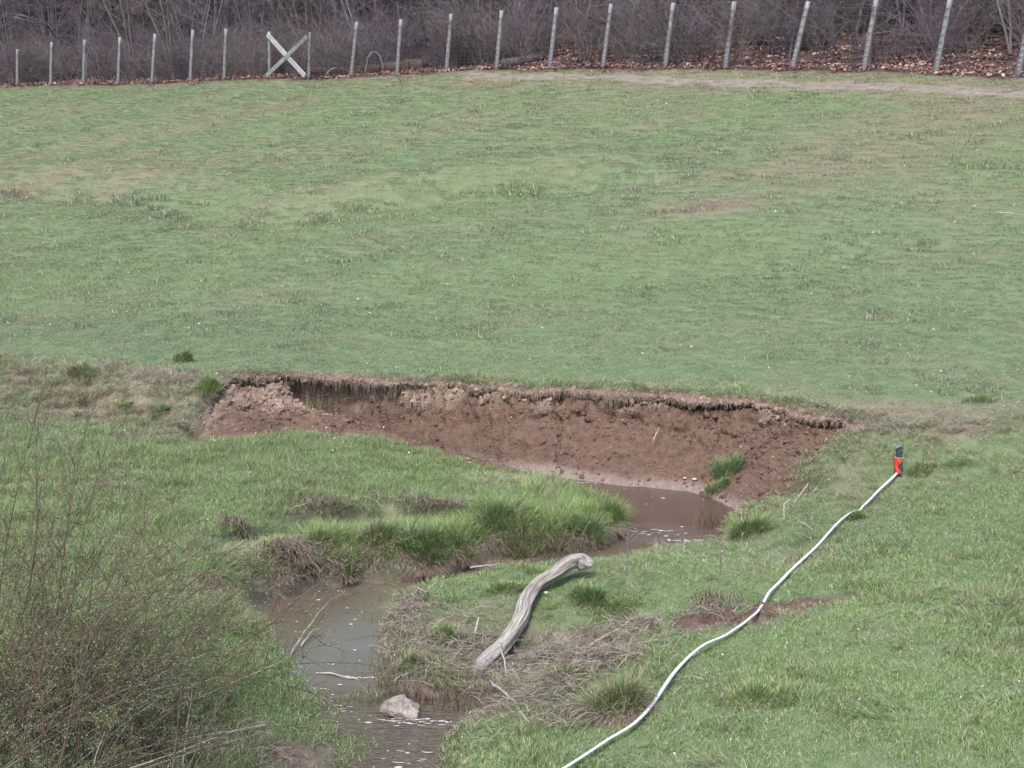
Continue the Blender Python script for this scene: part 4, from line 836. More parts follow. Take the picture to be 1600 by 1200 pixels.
stick((782, 1005), (792, 1062), .012, .14, .03, "upright pale stick leaning against the log's lower end")
stick((742, 990), (748, 965), .014, .03, .1, "short white stick standing in the straw left of the log")
stick((920, 1010), (975, 980), .018, .08, .1, "reddish split stick across the small gully", simple("red_stick", (.24, .13, .1), (.5, .34, .27), 14))
stick((760, 1098), (880, 1092), .012, .1, .08, "long grey stick lying over the dark hole by the inlet", stkd)
stick((640, 935), (668, 924), .014, .03, .05, "small curved pale stick near the brown shoots on the near bank", bend=.3)
stick((735, 887), (800, 882), .012, .12, .12, "twig spanning the gap under the left bank tussocks")
stick((905, 850), (922, 815), .010, .02, .32, "bent dead stem standing against the round dark tussock")
stick((625, 1105), (460, 1000), .0001, 0, 0, "", None) if False else None
stick((900, 815), (920, 832), .007, .3, .1, "thin dead twig forked beside the round dark tussock") if False else None
stick((455, 795), (490, 785), .007, .05, .1, "thin pale straw stem above the first hollow of the left bank")
stick((1225, 815), (1275, 780), .009, .03, .09, "arched pale twig in the grass left of the white tape", bend=.35, z0=0)
stick((1250, 815), (1275, 832), .008, .06, .03, "short straight twig in the grass left of the white tape", z0=0)
stick((800, 1030), (860, 1045), .012, .1, .08, "thin red brown stick below the log's lower end", stkd)
stick((500, 1052), (560, 1062), .010, .005, .005, "pale stick floating flat in midstream above the rock")
stick((165, 1205), (190, 1165), .02, .05, .35, "thick bleached stub poking up at the bottom of the big bush", z0=0)
stick((1020, 690), (1030, 668), .009, .05, .05, "small pale stick stuck in the face of the red bank", z0=.2)
stick((912, 168), (958, 163), .025, .06, .1, "larger pale branch lying on the upper field near the fence", z0=4.8)
stick((876, 164), (905, 161), .025, .06, .08, "smaller pale branch left of the larger one on the upper field", z0=4.8)
stick((1556, 333), (1598, 336), .016, .05, .05, "thin pale stick lying on the field at the right margin", z0=2.)
stick((290, 140), (300, 147), .03, .06, .06, "short pale stick in the field below the left fence posts", z0=5.5)
stick((730, 152), (745, 151), .06, .06, .05, "dark clod of wood on the upper field below the fence", stkd, z0=5)
# saplings
sapm = simple("sapling_bark", (.12, .09, .085), (.27, .22, .2), 30, .85)
def sapling(px, py, z0, hh, lb, nb=9, r_=.008):
    p = ground_at(px, py, z0); root = empty("sapling", tuple(p), lb, "sapling")
    t = np.linspace(0, 1, 10)[:, None]; P_ = np.concatenate([.04*np.sin(t*3)*hh, .02*np.cos(t*4), t*hh], 1)+rng.normal(0, .006, (10, 3))*(t > 0)
    V_, F_ = tubes(P_[None], (r_*(1-.7*t[:, 0]))[None], 6); mesh("stem", V_, F_, sapm, root, smooth=True)
    k = rng.integers(3, 9, nb); st = P_[k]; a = rng.uniform(0, 6.28, nb); l = rng.uniform(.1, .3, nb)*hh; tt_ = np.linspace(0, 1, 5)
    Q = st[:, None]+np.stack([np.cos(a)[:, None]*l[:, None]*tt_*.8, np.sin(a)[:, None]*l[:, None]*tt_*.8, l[:, None]*tt_*.7], 2)+rng.normal(0, .004, (nb, 5, 3))
    V_, F_ = tubes(Q, np.repeat((.0035*(1-.6*tt_))[None], nb, 0), 4); mesh("twigs", V_, F_, sapm, root)
sapling(107, 792, 0, 1.25, "tall thin grey sapling rising from the left meadow against the worn bank", 10, .010)
sapling(978, 900, -.3, .55, "dark thin sapling with few twigs right of the log's top")
sapling(1122, 915, -.1, .5, "slender dark twiggy sapling between the pool and the white tape", 7, .005)
sapling(430, 672, -.1, .28, "first small bare weed stem in front of the red bank from the left", 5, .006)
sapling(475, 678, -.1, .2, "second small bare weed stem in front of the red bank from the left", 4, .005)
sapling(586, 690, -.1, .3, "twiggy grey weed cluster in front of the middle of the red bank", 9, .007)
sapling(655, 712, -.15, .25, "pale weed stem in front of the red bank right of the twiggy cluster", 4, .005)
sapling(1127, 1148, 0, .5, "pale dry weed stalk in the near meadow right of the white tape", 7, .006)

# ------------------------------------------------------------------ white tape and marker stake
tpm, nt, N, L, b = newmat("white_tape", .55, .4); tc = N.new("ShaderNodeTexCoord"); n1 = noise(N, L, 40, 3, tc.outputs["Object"])
L.new(ramp(N, L, n1.outputs[0], [(.35, (.42, .42, .44)), (.6, (.68, .69, .70))]).outputs[0], b.inputs["Base Color"])
TP = [(860, 1228), (905, 1200), (945, 1172), (990, 1143), (1020, 1108), (1055, 1062), (1095, 1027), (1140, 997), (1180, 968), (1203, 940), (1227, 908), (1270, 868), (1308, 827), (1332, 808), (1350, 799), (1372, 775), (1398, 750), (1404, 742)]
tpp = []
for px, py in TP:
    p = ground_at(px, py, 0); tpp.append(p)
tpp = np.array(tpp); tpp = smooth_line(tpp, 12); gz = H(tpp[:, 0], tpp[:, 1], False)
k_ = np.ones(17)/17; gs = np.convolve(np.pad(gz, 8, 'edge'), k_, 'valid'); tpp[:, 2] = gs+.07; tpp[:, 2] = np.convolve(np.pad(np.maximum(tpp[:, 2], gz+.045), 8, 'edge'), k_, 'valid')
gi = (np.linspace(0, len(TP)-1, len(tpp))); dip = np.exp(-((gi-13.5)/.28)**2); tpp[:, 2] -= .035*dip
tan_ = np.gradient(tpp, axis=0); tan_ /= np.linalg.norm(tan_, axis=1, keepdims=True); sdv = np.cross(tan_, [0, 0, 1.]); sdv /= np.linalg.norm(sdv, axis=1, keepdims=True); upv = np.cross(sdv, tan_)
tw_ = .45+.22*np.sin(np.arange(len(tpp))*.09)
hw = .017; th = .007; ring = []
for k, (cx, cy) in enumerate([(-1, -1), (-1, 1), (0, 1.8), (1, 1), (1, -1), (0, -.6)]):
    ox = cx*hw*np.cos(tw_)-cy*th*np.sin(tw_); oy = cx*hw*np.sin(tw_)+cy*th*np.cos(tw_); ring.append(tpp+sdv*ox[:, None]+upv*oy[:, None])
V_ = np.stack(ring, 1).reshape(-1, 3); n_ = len(tpp); ii = np.arange(n_*6).reshape(n_, 6); a_ = ii[:-1]; b_ = ii[1:]
o = mesh("measuring_tape", V_, [np.stack([a_, np.roll(a_, -1, 1), np.roll(b_, -1, 1), b_], -1).reshape(-1, 4), np.array([ii[0, ::-1], ii[-1]])], tpm, smooth=True)
tag(o, "long white tape stretched over the grass to the marker stake", "tape")
p = ground_at(1405, 742, .2); root = empty("marker_stake", tuple(p), "short dark stake with orange red ribbon at the end of the white tape", "stake")
blk = simple("black_stake_wood", (.018, .018, .022), (.075, .075, .085), 30, .7); orm = simple("orange_red_ribbon", (.42, .035, .028), (.60, .075, .05), 12, .45, .1)
t = np.linspace(-.25, 1, 12); P_ = np.stack([-.02*t, 0*t, t*.36], 1); V_, F_ = tubes(P_[None], (np.full(12, .043)*(1+.05*rng.uniform(-1, 1, 12)))[None], 12); mesh("post", V_, [F_, caps(1, 12, 12)], blk, root, smooth=True)
t = np.linspace(0, 1, 8); V_, F_ = tubes(np.stack([-.02+.035*np.cos(t*5), .03*np.sin(t*5)-.02, .35+.05*t+.03*np.sin(t*7)], 1)[None], np.full((1, 8), .016), 8); mesh("top_loop", V_, [F_, caps(1, 8, 8)], simple("grey_loop", (.05, .05, .055), (.22, .22, .24), 20), root, smooth=True)
a = np.linspace(math.radians(-200), math.radians(-62), 12); rz_ = []
zz = np.linspace(.02, .225, 9)
for z_ in zz:
    aa = a if z_ > .17 else np.linspace(math.radians(-205), math.radians(-100+25*math.sin(z_*40)), 12)
    for k, q in enumerate(aa):
        rr_ = .052+.006*math.sin(q*5+z_*30)+(.016 if k == 0 else 0); rz_.append([-.02*z_/.36+rr_*math.cos(q), rr_*math.sin(q), z_])
ii = np.arange(len(zz)*12).reshape(len(zz), 12); F_ = np.stack([ii[:-1, :-1], ii[:-1, 1:], ii[1:, 1:], ii[1:, :-1]], -1).reshape(-1, 4)
o = mesh("ribbon", np.array(rz_), F_, orm, root, smooth=True); md = o.modifiers.new("thick", 'SOLIDIFY'); md.thickness = .004
a = np.linspace(0, 6.28, 18); ringp = np.stack([-.012+.052*np.cos(a), .052*np.sin(a), .235+0*a], 1); V_, F_ = tubes(ringp[None], np.full((1, 18), .006), 6); mb = MB(); mb.add(V_, F_)
V_, F_ = tubes(np.array([[.03, -.045, .235], [.06, -.05, .225], [.10, -.05, .222], [.12, -.05, .21]])[None], np.full((1, 4), .004), 5); mb.add(V_, F_); mb.build("string", stk, root, smooth=True)

# ------------------------------------------------------------------ fence
postm = simple("weathered_post", (.12, .117, .12), (.29, .285, .29), 6, .9, .3, .01, (3, 3, .4)); boardm = simple("grey_board", (.21, .21, .21), (.38, .38, .385), 5, .85, .3, .01)
boardd = simple("greenish_grey_board", (.12, .125, .11), (.23, .235, .205), 5, .85, .3, .01); wirem = simple("dark_wire", (.05, .05, .055), (.10, .10, .11), 5, .6)
fb = FPTS.copy(); fb[:, 2] = H(fb[:, 0], fb[:, 1])
froot = empty("wire_fence", tuple(fb[10]), "long woven wire fence on grey posts along the edge of the woods", "fence"); f0 = fb[10].copy()
FH = [2.05, 2.3, 2.35, 2.4, 2.45, 2.5, 2.4, 2.1, 2.05, 2.35, 2.3, 2.3, 2.3, 2.3, 2.35, 2.3, 2.3, 2.25, 2.25, 2.35, 2.4]
FLE = [.07, .09, .09, .1, .12, .10, .08, .03, .06, .14, .09, .10, .10, .12, .13, .12, .12, .22, .15, .16, .16]
allb = [at_y(-26, 137, fence_d(-26)), at_y(-80, 139, fence_d(-80))]; ext = [np.array([a[0], a[1], Hs(a[0], a[1])]) for a in allb] + list(fb) + [np.array([18.7, 41.6, Hs(18.7, 41.6)]), np.array([21.4, 39.4, Hs(21.4, 39.4)])]
hh = [2.0, 2.0]+FH+[2.4, 2.4]; ll = [.07, .07]+FLE+[.15, .15]
tops = []
for k, (p, h_, le) in enumerate(zip(ext, hh, ll)):
    n = 9; t = np.linspace(0, 1, n); r0 = .085 if k not in (9, 10) else .075
    off = np.stack([le*h_*t, 0*t, -.15+t*(h_+.15)], 1); V_, F_ = tubes(off[None], (r0*(1.08-.14*t)*(1+.04*rng.uniform(-1, 1, n)))[None], 10)
    o = mesh("fence_post", V_, [F_, caps(1, n, 10)], postm, froot, smooth=True); o.location = p-f0; tops.append(p+off[-1])
mb = MB(); LV = [.08, .2, .32, .45, .6, .78, .98, 1.2, 1.45, 1.75, 2.0]
tops = np.array(tops); E = np.array(ext); tdir = np.array([FT[0], FT[1], 0]); toc = np.array([-FN[0], -FN[1], 0])
for lv in LV:
    q = E+(tops-E)*(lv/np.array(hh))[:, None]+toc*.10
    V_, F_ = tubes(smooth_line(q-f0, 2)[None], np.full((1, (len(q)-1)*2+1), .0045), 4); mb.add(V_, F_)
    for a_ in q:                                   # staple wraps, thickened to stand in for dark wire shadows on each post
        w_ = np.array([a_-tdir*.1+FN[0]*0, a_-tdir*.05+toc*.005, a_+toc*.012, a_+tdir*.05+toc*.005, a_+tdir*.1])-f0
        V_, F_ = tubes(w_[None], np.full((1, 5), .009), 4); mb.add(V_, F_)
vp = []
for k in range(len(E)-1):
    for t in np.linspace(0, 1, 14)[:-1]:
        a_ = E[k]*(1-t)+E[k+1]*t+toc*.1; c_ = tops[k]*(1-t)+tops[k+1]*t+toc*.1; vp.append([a_+(c_-a_)*.03-f0, a_+(c_-a_)*.85-f0])
V_, F_ = tubes(np.array(vp), np.full((len(vp), 2), .003), 3); mb.add(V_, F_); mb.build("wire_mesh", wirem, froot)
def board(a, c, w, th, mat, lb, offs):
    a = a+toc*offs; c = c+toc*offs; d = (c-a); ln = np.linalg.norm(d); d /= ln; s_ = np.cross(d, toc); s_ /= np.linalg.norm(s_); n_ = np.cross(s_, d)
    V_ = np.array([x_+s_*i*w/2+n_*j*th/2 for x_ in (a, (a+c)/2+s_*.01, c) for i, j in ((-1, -1), (1, -1), (1, 1), (-1, 1))])-f0
    F_ = [[r*4+k, r*4+(k+1) % 4, r*4+4+(k+1) % 4, r*4+4+k] for r in (0, 1) for k in range(4)]+[[3, 2, 1, 0], [8, 9, 10, 11]]
    o = mesh("cross_board", V_, np.array(F_), mat, froot); o['label'] = lb; md = o.modifiers.new("bevel", 'BEVEL'); md.width = .012
pl_, pr_ = fb[7], fb[8]; tl_, tr_ = np.array(tops[9]), np.array(tops[10])
board(tl_+[0, 0, -.12], pr_+[-.05, 0, .12], .24, .05, boardm, "pale diagonal board falling to the right between two posts", .13)
board(pl_+[0, 0, .08], tr_+[0, 0, -.2], .22, .05, boardd, "darker greenish diagonal board crossing in front", .19)

# ------------------------------------------------------------------ woods
def bark(nm, a, b_): return simple(nm, a, b_, 5, .9, .5, .02, (3, 3, .5))
barks = [bark("purple_grey_bark", (.06, .05, .065), (.135, .115, .14)), bark("brown_grey_bark", (.06, .05, .05), (.14, .118, .115)), bark("pale_grey_bark", (.13, .115, .125), (.26, .235, .245))]  # purple bark colour stands in for haze over the woods
twm = [simple("purple_twigs", (.072, .056, .074), (.16, .125, .155), 2, .9), simple("brown_twigs", (.085, .066, .062), (.19, .155, .14), 2, .9), simple("grey_twigs", (.09, .078, .086), (.20, .175, .175), 2, .9)]
budm = simple("fresh_bud_green", (.09, .12, .05), (.17, .20, .09), 3, .8)
def grow(st, dr, ln, n, bend=.15, up=.1):
    """st (N,3) dr (N,3) ln (N,) -> paths (N,n,3)"""
    N_ = len(st); P_ = np.zeros((N_, n, 3)); P_[:, 0] = st; d = dr/(np.linalg.norm(dr, axis=1, keepdims=True)+1e-9)
    for k in range(1, n):
        d = d+rng.normal(0, bend, (N_, 3)); d[:, 2] += up/n; d /= np.linalg.norm(d, axis=1, keepdims=True); P_[:, k] = P_[:, k-1]+d*(ln/(n-1))[:, None]
    return P_
def pick(P_, k, lo=.2):
    N_, n, _ = P_.shape; i = rng.integers(0, N_, k); t = rng.uniform(lo, 1, k)*(n-1.001); j = t.astype(int); f_ = (t-j)[:, None]
    return P_[i, j]*(1-f_)+P_[i, j+1]*f_, P_[i, j+1]-P_[i, j], i
def tree_parts(h, r, nb, ns, ntw, lean=.05, low=.12, forks=1):
    t0 = grow(np.zeros((forks, 3)), np.stack([rng.normal(lean, .05+.1*(forks > 1), forks), rng.normal(0, .05+.1*(forks > 1), forks), np.ones(forks)], 1), np.full(forks, h), 9, .035, .05)
    t0[:, 0, 2] -= .15; a = MB(); V_, F_ = tubes(t0, np.repeat((r*(1-.8*np.linspace(0, 1, 9)**1.1))[None], forks, 0), 9); a.add(V_, F_)
    s1_, d1, _ = pick(t0, nb, low); az = rng.uniform(0, 6.28, nb); dr = np.stack([np.cos(az), np.sin(az), rng.uniform(.1, .9, nb)], 1); b1 = grow(s1_, dr, rng.uniform(.12, .3, nb)*h, 7, .16, .2)
    s2, d2, _ = pick(b1, ns, .15); b2 = grow(s2, d2/np.linalg.norm(d2, axis=1, keepdims=True)+rng.normal(0, .6, (ns, 3)), rng.uniform(.05, .14, ns)*h, 5, .2, .1)
    s3, d3_, _ = pick(b2, ntw, .1); b3 = grow(s3, d3_/np.linalg.norm(d3_, axis=1, keepdims=True)+rng.normal(0, .6, (ntw, 3)), rng.uniform(.25, .7, ntw), 4, .2, .0)
    c = MB()
    for P_, r0, sd in ((b1, r*.26, 5), (b2, r*.10+.003, 4), (b3, .005, 3)):
        n = P_.shape[1]; V_, F_ = tubes(P_, rng.uniform(.6, 1, len(P_))[:, None]*r0*(1-.75*np.linspace(0, 1, n))[None], sd); c.add(V_, F_)
    return a, c
def shrub_parts(h, ns, nb, ntw, buds=0, r=.014, spread=.55):
    az = rng.uniform(0, 6.28, ns); st = np.stack([rng.normal(0, .12, ns), rng.normal(0, .12, ns), np.full(ns, -.05)], 1)
    s1_ = grow(st, np.stack([np.cos(az)*spread, np.sin(az)*spread, np.ones(ns)], 1), rng.uniform(.6, 1.15, ns)*h, 8, .10, -.35)
    p, d, _ = pick(s1_, nb, .2); b1 = grow(p, d/np.linalg.norm(d, axis=1, keepdims=True)+rng.normal(0, .5, (nb, 3)), rng.uniform(.2, .45, nb)*h, 5, .18, 0)
    p, d, _ = pick(b1, ntw, .1); b2 = grow(p, d/np.linalg.norm(d, axis=1, keepdims=True)+rng.normal(0, .7, (ntw, 3)), rng.uniform(.12, .4, ntw), 4, .2, 0)
    a = MB(); V_, F_ = tubes(s1_, rng.uniform(.6, 1.2, ns)[:, None]*r*(1-.7*np.linspace(0, 1, 8))[None], 5); a.add(V_, F_)
    c = MB()
    for P_, r0 in ((b1, .007), (b2, .0045)):
        n = P_.shape[1]; V_, F_ = tubes(P_, np.full((len(P_), 1), r0)*(1-.6*np.linspace(0, 1, n))[None], 3); c.add(V_, F_)
    lf_ = None
    if buds:
        p, d, _ = pick(b2, buds, .1); l = rng.uniform(.02, .045, buds); V_, F_ = leafquads(p, rng.normal(0, 1, (buds, 3)), rng.normal(0, 1, (buds, 3)), l, l*.6); lf_ = MB(); lf_.add(V_, F_)
    return a, c, lf_
TP_ = []
for k, (h, r, nb, ns, ntw, low, fk) in enumerate([(11, .15, 40, 220, 900, .10, 1), (9, .09, 40, 200, 900, .07, 1), (12, .24, 34, 220, 700, .12, 1), (8, .06, 36, 160, 800, .06, 1), (9, .08, 50, 260, 1000, .05, 3), (7, .045, 30, 140, 700, .05, 2)]):
    a, c = tree_parts(h, r, nb, ns, ntw, .05, low, fk); m_ = k % 3 if k != 2 else 0
    TP_.append((a.build("trunk", barks[m_], smooth=True, link=False).data, c.build("crown", twm[m_], link=False).data))
SP_ = []
for k, (h, ns, nb, ntw, bd) in enumerate([(2.6, 16, 120, 700, 0), (2.2, 20, 130, 800, 500), (3.2, 12, 110, 700, 0), (1.6, 18, 110, 600, 700), (2.8, 14, 120, 700, 250)]):
    a, c, l_ = shrub_parts(h, ns, nb, ntw, bd)
    SP_.append((a.build("stems", twm[(k+1) % 3], smooth=True, link=False).data, c.build("twigs", twm[k % 3], link=False).data, l_.build("buds", budm, link=False).data if l_ else None))
ORD = ["first", "second", "third", "fourth", "fifth", "sixth", "seventh", "eighth", "ninth", "tenth", "eleventh", "twelfth", "thirteenth"]
def where(px):
    xs_ = [b0 for b0, _ in FBASE]; k = int(np.searchsorted(xs_, px))
    if k <= 7: return "left of the crossed boards", 7-k, "%s gap left of the crossed boards" % ORD[7-k]
    if k == 8: return "", 0, "gap of the crossed boards"
    if k >= 21: return "", 0, "gap beyond the rightmost post"
    return "", 0, "%s gap right of the crossed boards" % ORD[k-9]
TD = ["straight purple grey tree", "slender brown tree", "thick dark tree", "thin young tree", "many stemmed tree", "slim twin stemmed tree"]
SD = ["purple twiggy shrub", "bushy shrub with green buds", "tall open grey shrub", "low greenish budding shrub", "tangled brown shrub"]
DP = ["by the wire", "deeper in", "well back", "far back"]
used = {}
def uniq(desc, gap, f):
    base = desc+", "+(DP[0] if f < 2.5 else DP[1] if f < 6 else DP[2] if f < 12 else DP[3])+", "+gap
    n = used.get(base, 0); used[base] = n+1
    if n == 0: return base
    alt = ["leaning", "crooked", "ragged", "branchy", "wispy", "stout", "gnarled"][min(n-1, 6)]
    return alt+" "+base
def fence_point(px, f, far):
    x_ = px; 
    Y = fence_d(min(max(px, -60), 1700)); 
    for _ in range(12):
        X = (px-800)/FPX*Y*math.cos(PITCH)*1.02; cur = float(fence_f(np.array([X]), np.array([Y]))[0]); Y += (f-cur)*.8
    return np.array([(px-800)/FPX*Y*1.0, Y, Hs((px-800)/FPX*Y, Y)])
def place(kind, k, px, f, s_, lb, grp):
    p = fence_point(px, f, 0); parts = TP_[k] if kind == 't' else SP_[k]
    r_ = empty("bare_tree" if kind == 't' else "bare_shrub", tuple(p), lb, "tree" if kind == 't' else "shrub", grp, random.uniform(0, 6.28)); r_.scale = (s_, s_, s_)
    names = ("trunk", "crown") if kind == 't' else ("stems", "twigs", "buds")
    for nm, d_ in zip(names, parts):
        if d_: c_ = bpy.data.objects.new(nm, d_); COL.objects.link(c_); c_.parent = r_
TPL = [(15, 4, 1, 1), (40, 2, 5, 1), (70, 7, 0, 1), (105, 3, 3, 1), (120, 8, 2, .9), (160, 5, 1, 1), (195, 10, 0, 1), (225, 3, 4, 1), (262, 6, 1, .9), (285, 1.6, 4, .9), (300, 8, 2, .8), (325, 3, 5, 1), (350, 5, 0, 1), (390, 9, 2, .9), (410, 4, 3, 1), (440, 5, 1, 1), (458, 9, 0, 1.1), (500, 3.5, 3, 1), (520, 8, 1, 1),
       (560, 6, 0, 1), (575, 3, 5, 1), (600, 10, 2, .8), (640, 5, 3, 1), (655, 12, 1, 1), (670, 3, 4, .9), (690, 8, 0, .9), (740, 4, 5, 1), (760, 9, 2, .7), (800, 5, 1, 1), (830, 8, 3, 1), (880, 5, 0, .8), (905, 3, 5, 1), (985, 5.5, 2, 1.25), (1000, 3, 5, 1), (1030, 8, 3, 1), (1075, 4, 3, 1), (1100, 9, 1, 1), (1160, 6, 3, 1),
       (1200, 4, 4, .7), (1222, 2, 3, .8), (1270, 7, 1, .9), (1320, 4, 5, 1), (1345, 1.2, 1, .9), (1380, 5, 3, 1), (1410, 8, 0, .8), (1440, 3, 3, .9), (1490, 4, 1, .9), (1530, 7, 3, 1), (1560, 3, 5, 1), (1590, 6, 0, .8)]
for px, f, k, s_ in TPL: place('t', k, px, f, s_, uniq(TD[k], where(px)[2], f), "bare trees just behind the fence")
sh_ = np.random.default_rng(3)
for q in range(58):
    px = 10+q*28+sh_.uniform(-9, 9); f = sh_.choice([.8, 1.6, 3, 4.5]); k = int(sh_.integers(0, 5))
    if px > 1150 and f < 3: f = 4.5
    if px > 1150 and q % 2: continue
    place('s', k, px, f, sh_.uniform(.7, 1.1), uniq(SD[k], where(px)[2], f), "bare shrubs growing along the fence")
# deep woods: one mass of trees and thicket too many to count
dp = []
for k, (a, c) in enumerate(TP_):
    me = bpy.data.meshes.new("x"); ob_ = bpy.data.objects.new("da_tree%d" % k, a); dp.append(ob_); dp.append(bpy.data.objects.new("da_tree%dc" % k, c))
dp2 = []
for k, s3_ in enumerate(SP_):
    dp2.append(bpy.data.objects.new("db_shrub%d" % k, s3_[0])); dp2.append(bpy.data.objects.new("db_shrub%dc" % k, s3_[1]))
n_ = 1900; f = 5+rng.uniform(0, 1, n_)**1.2*75; px = rng.uniform(-120, 1720, n_); v = rng.uniform(0, 1, n_) > np.where(px > 1000, .5, 0); px = px[v]; f = f[v]; n_ = len(px); x = []; y = []
for a_, f_ in zip(px, f):
    p = fence_point(a_, f_, 0); x.append(p[0]); y.append(p[1])
x = np.array(x)+rng.normal(0, .5, n_); y = np.array(y); z = H(x, y); k = rng.choice([0, 1, 2, 3, 4, 5], n_, p=[.25, .25, .08, .17, .15, .10]); s_ = rng.uniform(.8, 1.3, n_); ro = np.stack([rng.normal(0, .04, n_), rng.normal(.03, .04, n_), rng.uniform(0, 6.28, n_)], 1)
pts2 = np.concatenate([np.stack([x, y, z], 1)]*2); sc2 = np.stack([np.concatenate([s_, s_])]*3, 1)
scatter("deep_woods", pts2, np.concatenate([ro, ro]), sc2, np.concatenate([k*2, k*2+1]), np.ones((2*n_, 3)), proto_col("tree_protos", dp), "mass of bare grey and purple trees filling the woods behind", "woods")
n_ = 1500; f = 1.5+rng.uniform(0, 1, n_)**1.3*45; px = rng.uniform(-120, 1720, n_); v = rng.uniform(0, 1, n_) > np.where(px > 1150, .72, np.where(px > 850, .55, np.where(px > 520, .2, 0))); px, f = px[v], f[v]; n_ = len(px)
q = np.array([fence_point(a_, f_, 0) for a_, f_ in zip(px, f)]); k = rng.integers(0, 5, n_); s_ = rng.uniform(.6, 1.3, n_); ro = np.stack([0*s_, 0*s_, rng.uniform(0, 6.28, n_)], 1)
scatter("thicket", np.concatenate([q, q]), np.concatenate([ro, ro]), np.stack([np.concatenate([s_, s_])]*3, 1), np.concatenate([k*2, k*2+1]), np.ones((2*n_, 3)), proto_col("shrub_protos", dp2), "tangled bare undergrowth filling the woods behind the fence", "undergrowth")
# fallen logs behind the fence
def fallen(px, f, ln, r_, az, lb, mat):
    p = fence_point(px, f, 0); t = np.linspace(-.5, .5, 9); P_ = np.stack([t*ln*math.cos(az), t*ln*math.sin(az), 0*t], 1)+rng.normal(0, .03, (9, 3)); w_ = P_+p; P_[:, 2] = H(w_[:, 0], w_[:, 1])-p[2]+r_*.8
    V_, F_ = tubes(P_[None], (r_*(1-.3*(t+.5)))[None], 10); o = mesh("fallen_trunk", V_, [F_, caps(1, 9, 10)], mat, smooth=True); o.location = p; tag(o, lb, "fallen trunk")
rotten = simple("rotten_wood", (.06, .042, .035), (.15, .11, .085), 4, .9, .5, .03)
fallen(575, 1.6, 6.5, .30, 2.6, "thick rotten trunk lying behind the wire right of the crossed boards", rotten)
fallen(600, 3.2, 6, .24, 2.75, "second rotten trunk lying just behind the thick one", rotten)
fallen(820, 1.6, 1.8, .22, .4, "short dark stump log behind the wire at the fourth gap of the middle", barks[1])
def arch(px, f, w, h, r_, lb, mat):
    p = fence_point(px, f, 0); t = np.linspace(0, 3.0, 12); P_ = np.stack([-w*np.cos(t)*.5, 0*t, h*np.sin(t)], 1)+rng.normal(0, .02, (12, 3)); V_, F_ = tubes(P_[None], np.full((1, 12), r_), 7); o = mesh("bent_branch", V_, [F_, caps(1, 12, 7)], mat, smooth=True); o.location = p+np.array([0, 0, .0]); tag(o, lb, "branch")
pale = simple("pale_dead_branch", (.13, .118, .112), (.25, .235, .22), 8, .85)
arch(160, .8, .8, 1.9, .032, "pale branch bent in a hoop behind the left fence posts", pale)
arch(590, .8, .8, 1.0, .035, "pale bowed dead branch in front of the rotten trunk", pale)
arch(535, .5, 1.2, .45, .035, "low pale forked branch beside the first post right of the crossed boards", pale)
arch(1010, 1.2, 1.0, .7, .045, "low pale branch behind the wire left of the tenth gap", pale)

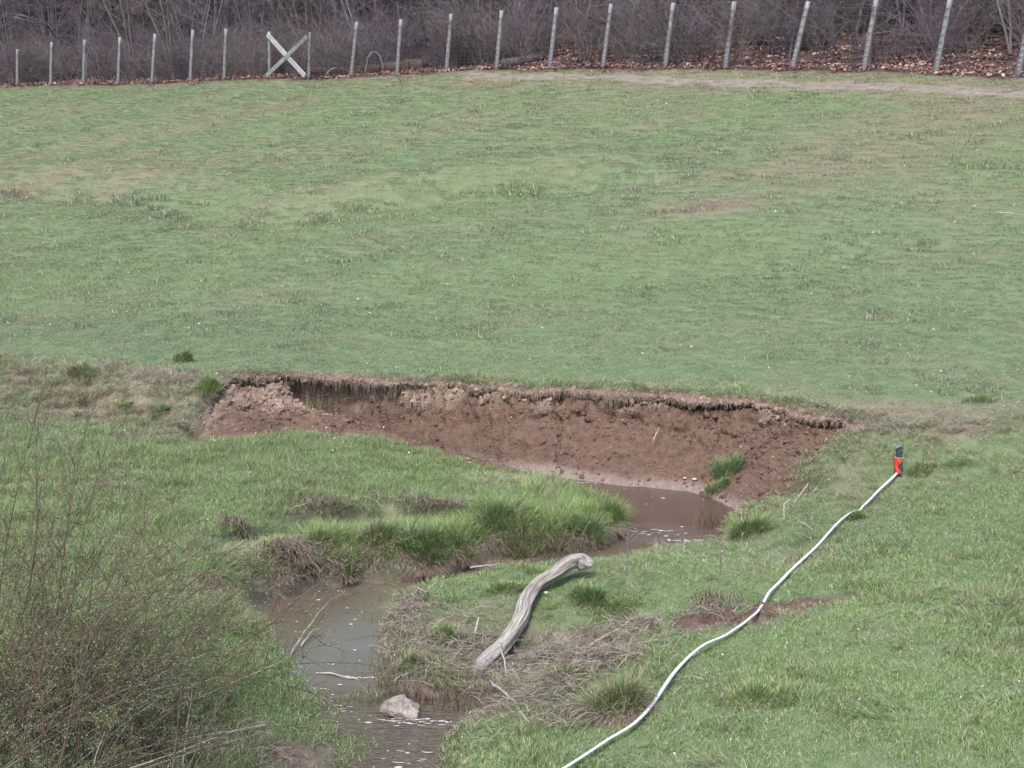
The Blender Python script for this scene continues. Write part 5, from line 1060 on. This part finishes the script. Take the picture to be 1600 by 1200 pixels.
# ------------------------------------------------------------------ big thorny bush, lower left
canem = simple("bush_cane", (.055, .036, .03), (.14, .10, .078), 14, .8, .2, .002); caneg = simple("grey_dead_cane", (.19, .165, .15), (.40, .36, .33), 14, .85, .2, .002)
leafm = simple("small_bush_leaf", (.10, .145, .05), (.185, .245, .09), 3, .6)
def bush(base, ncane, lens, azm, azs, r0, nside, ntw, nleaf, label, spread=(.6, .5), el=(.5, 1.3), droop=-.9):
    root = empty("thorny_bush", tuple(base), label, "bush")
    st = np.stack([rng.normal(0, spread[0], ncane), rng.normal(0, spread[1], ncane), np.zeros(ncane)], 1); st[:, 2] = H(st[:, 0]+base[0], st[:, 1]+base[1])-base[2]-.03
    az = azm+rng.normal(0, azs, ncane); e = rng.uniform(el[0], el[1], ncane)
    c1 = grow(st, np.stack([np.cos(az)*np.cos(e), np.sin(az)*np.cos(e), np.sin(e)], 1), rng.uniform(.5, 1, ncane)*lens, 12, .055, droop)
    g_ = H(c1[:, :, 0]+base[0], c1[:, :, 1]+base[1])-base[2]+.04; c1[:, 1:, 2] = np.maximum(c1[:, 1:, 2], g_[:, 1:])
    V_, F_ = tubes(c1, rng.uniform(.6, 1.2, ncane)[:, None]*r0*(1-.75*np.linspace(0, 1, 12))[None], 5); mesh("canes", V_, F_, canem, root, smooth=True)
    p, d, _ = pick(c1, nside, .15); b1 = grow(p, d/np.linalg.norm(d, axis=1, keepdims=True)+rng.normal(0, .6, (nside, 3)), rng.uniform(.15, .5, nside), 6, .14, -.2)
    p, d, _ = pick(b1, ntw, .1); b2 = grow(p, d/np.linalg.norm(d, axis=1, keepdims=True)+rng.normal(0, .7, (ntw, 3)), rng.uniform(.05, .18, ntw), 4, .2, 0); mb = MB()
    for P_, r_ in ((b1, .0028), (b2, .0018)): V_, F_ = tubes(P_, np.full((len(P_), P_.shape[1]), r_)*np.linspace(1, .5, P_.shape[1])[None], 3); mb.add(V_, F_)
    mb.build("twigs", canem, root)
    p1, _, _ = pick(b2, int(nleaf*.65), .2); p2, _, _ = pick(b1, nleaf-len(p1), .1); p = np.concatenate([p1, p2])
    zt = p[:, 2]; p = p[rng.uniform(0, 1, len(p)) < np.clip(1.25-zt*.42, .3, 1)]; n = len(p)
    p = p+rng.normal(0, .008, (n, 3)); l = rng.uniform(.009, .019, n); V_, F_ = leafquads(p, rng.normal(0, 1, (n, 3)), rng.normal(0, .7, (n, 3))+[0, 0, 1], l, l*.62); mesh("leaves", V_, F_, leafm, root)
    dd_ = grow(st[:max(ncane//4, 3)], np.stack([np.cos(az)*.8, np.sin(az)*.8, np.full(ncane, .35)], 1)[:max(ncane//4, 3)], np.full(max(ncane//4, 3), lens*.5), 8, .08, -.3)
    V_, F_ = tubes(dd_, np.full((len(dd_), 8), r0*.9)*np.linspace(1, .4, 8)[None], 5); mesh("dead_canes", V_, F_, caneg, root, smooth=True)
b0 = at_z(20, 1215, 0); bush((b0[0]-.2, b0[1]+.1, Hs(b0[0]-.2, b0[1]+.1)), 85, 3.25, .95, .8, .008, 1700, 6000, 50000, "large arching thorny bush with tiny green leaves filling the lower left corner", (.55, .55), (.55, 1.5))
b0 = at_z(50, 1120, 0); bush((b0[0], b0[1], Hs(b0[0], b0[1])), 45, 1.8, .6, .9, .0065, 700, 2800, 24000, "lower leafy thorny bush right of and behind the large arching one", (.45, .45))
b0 = at_z(260, 1235, -.1); bush((b0[0], b0[1], Hs(b0[0], b0[1])), 30, .9, .5, 1.6, .005, 350, 1500, 9000, "low sprawling bramble by the mud left of the overhanging tussock", (.45, .3), (.2, .9))
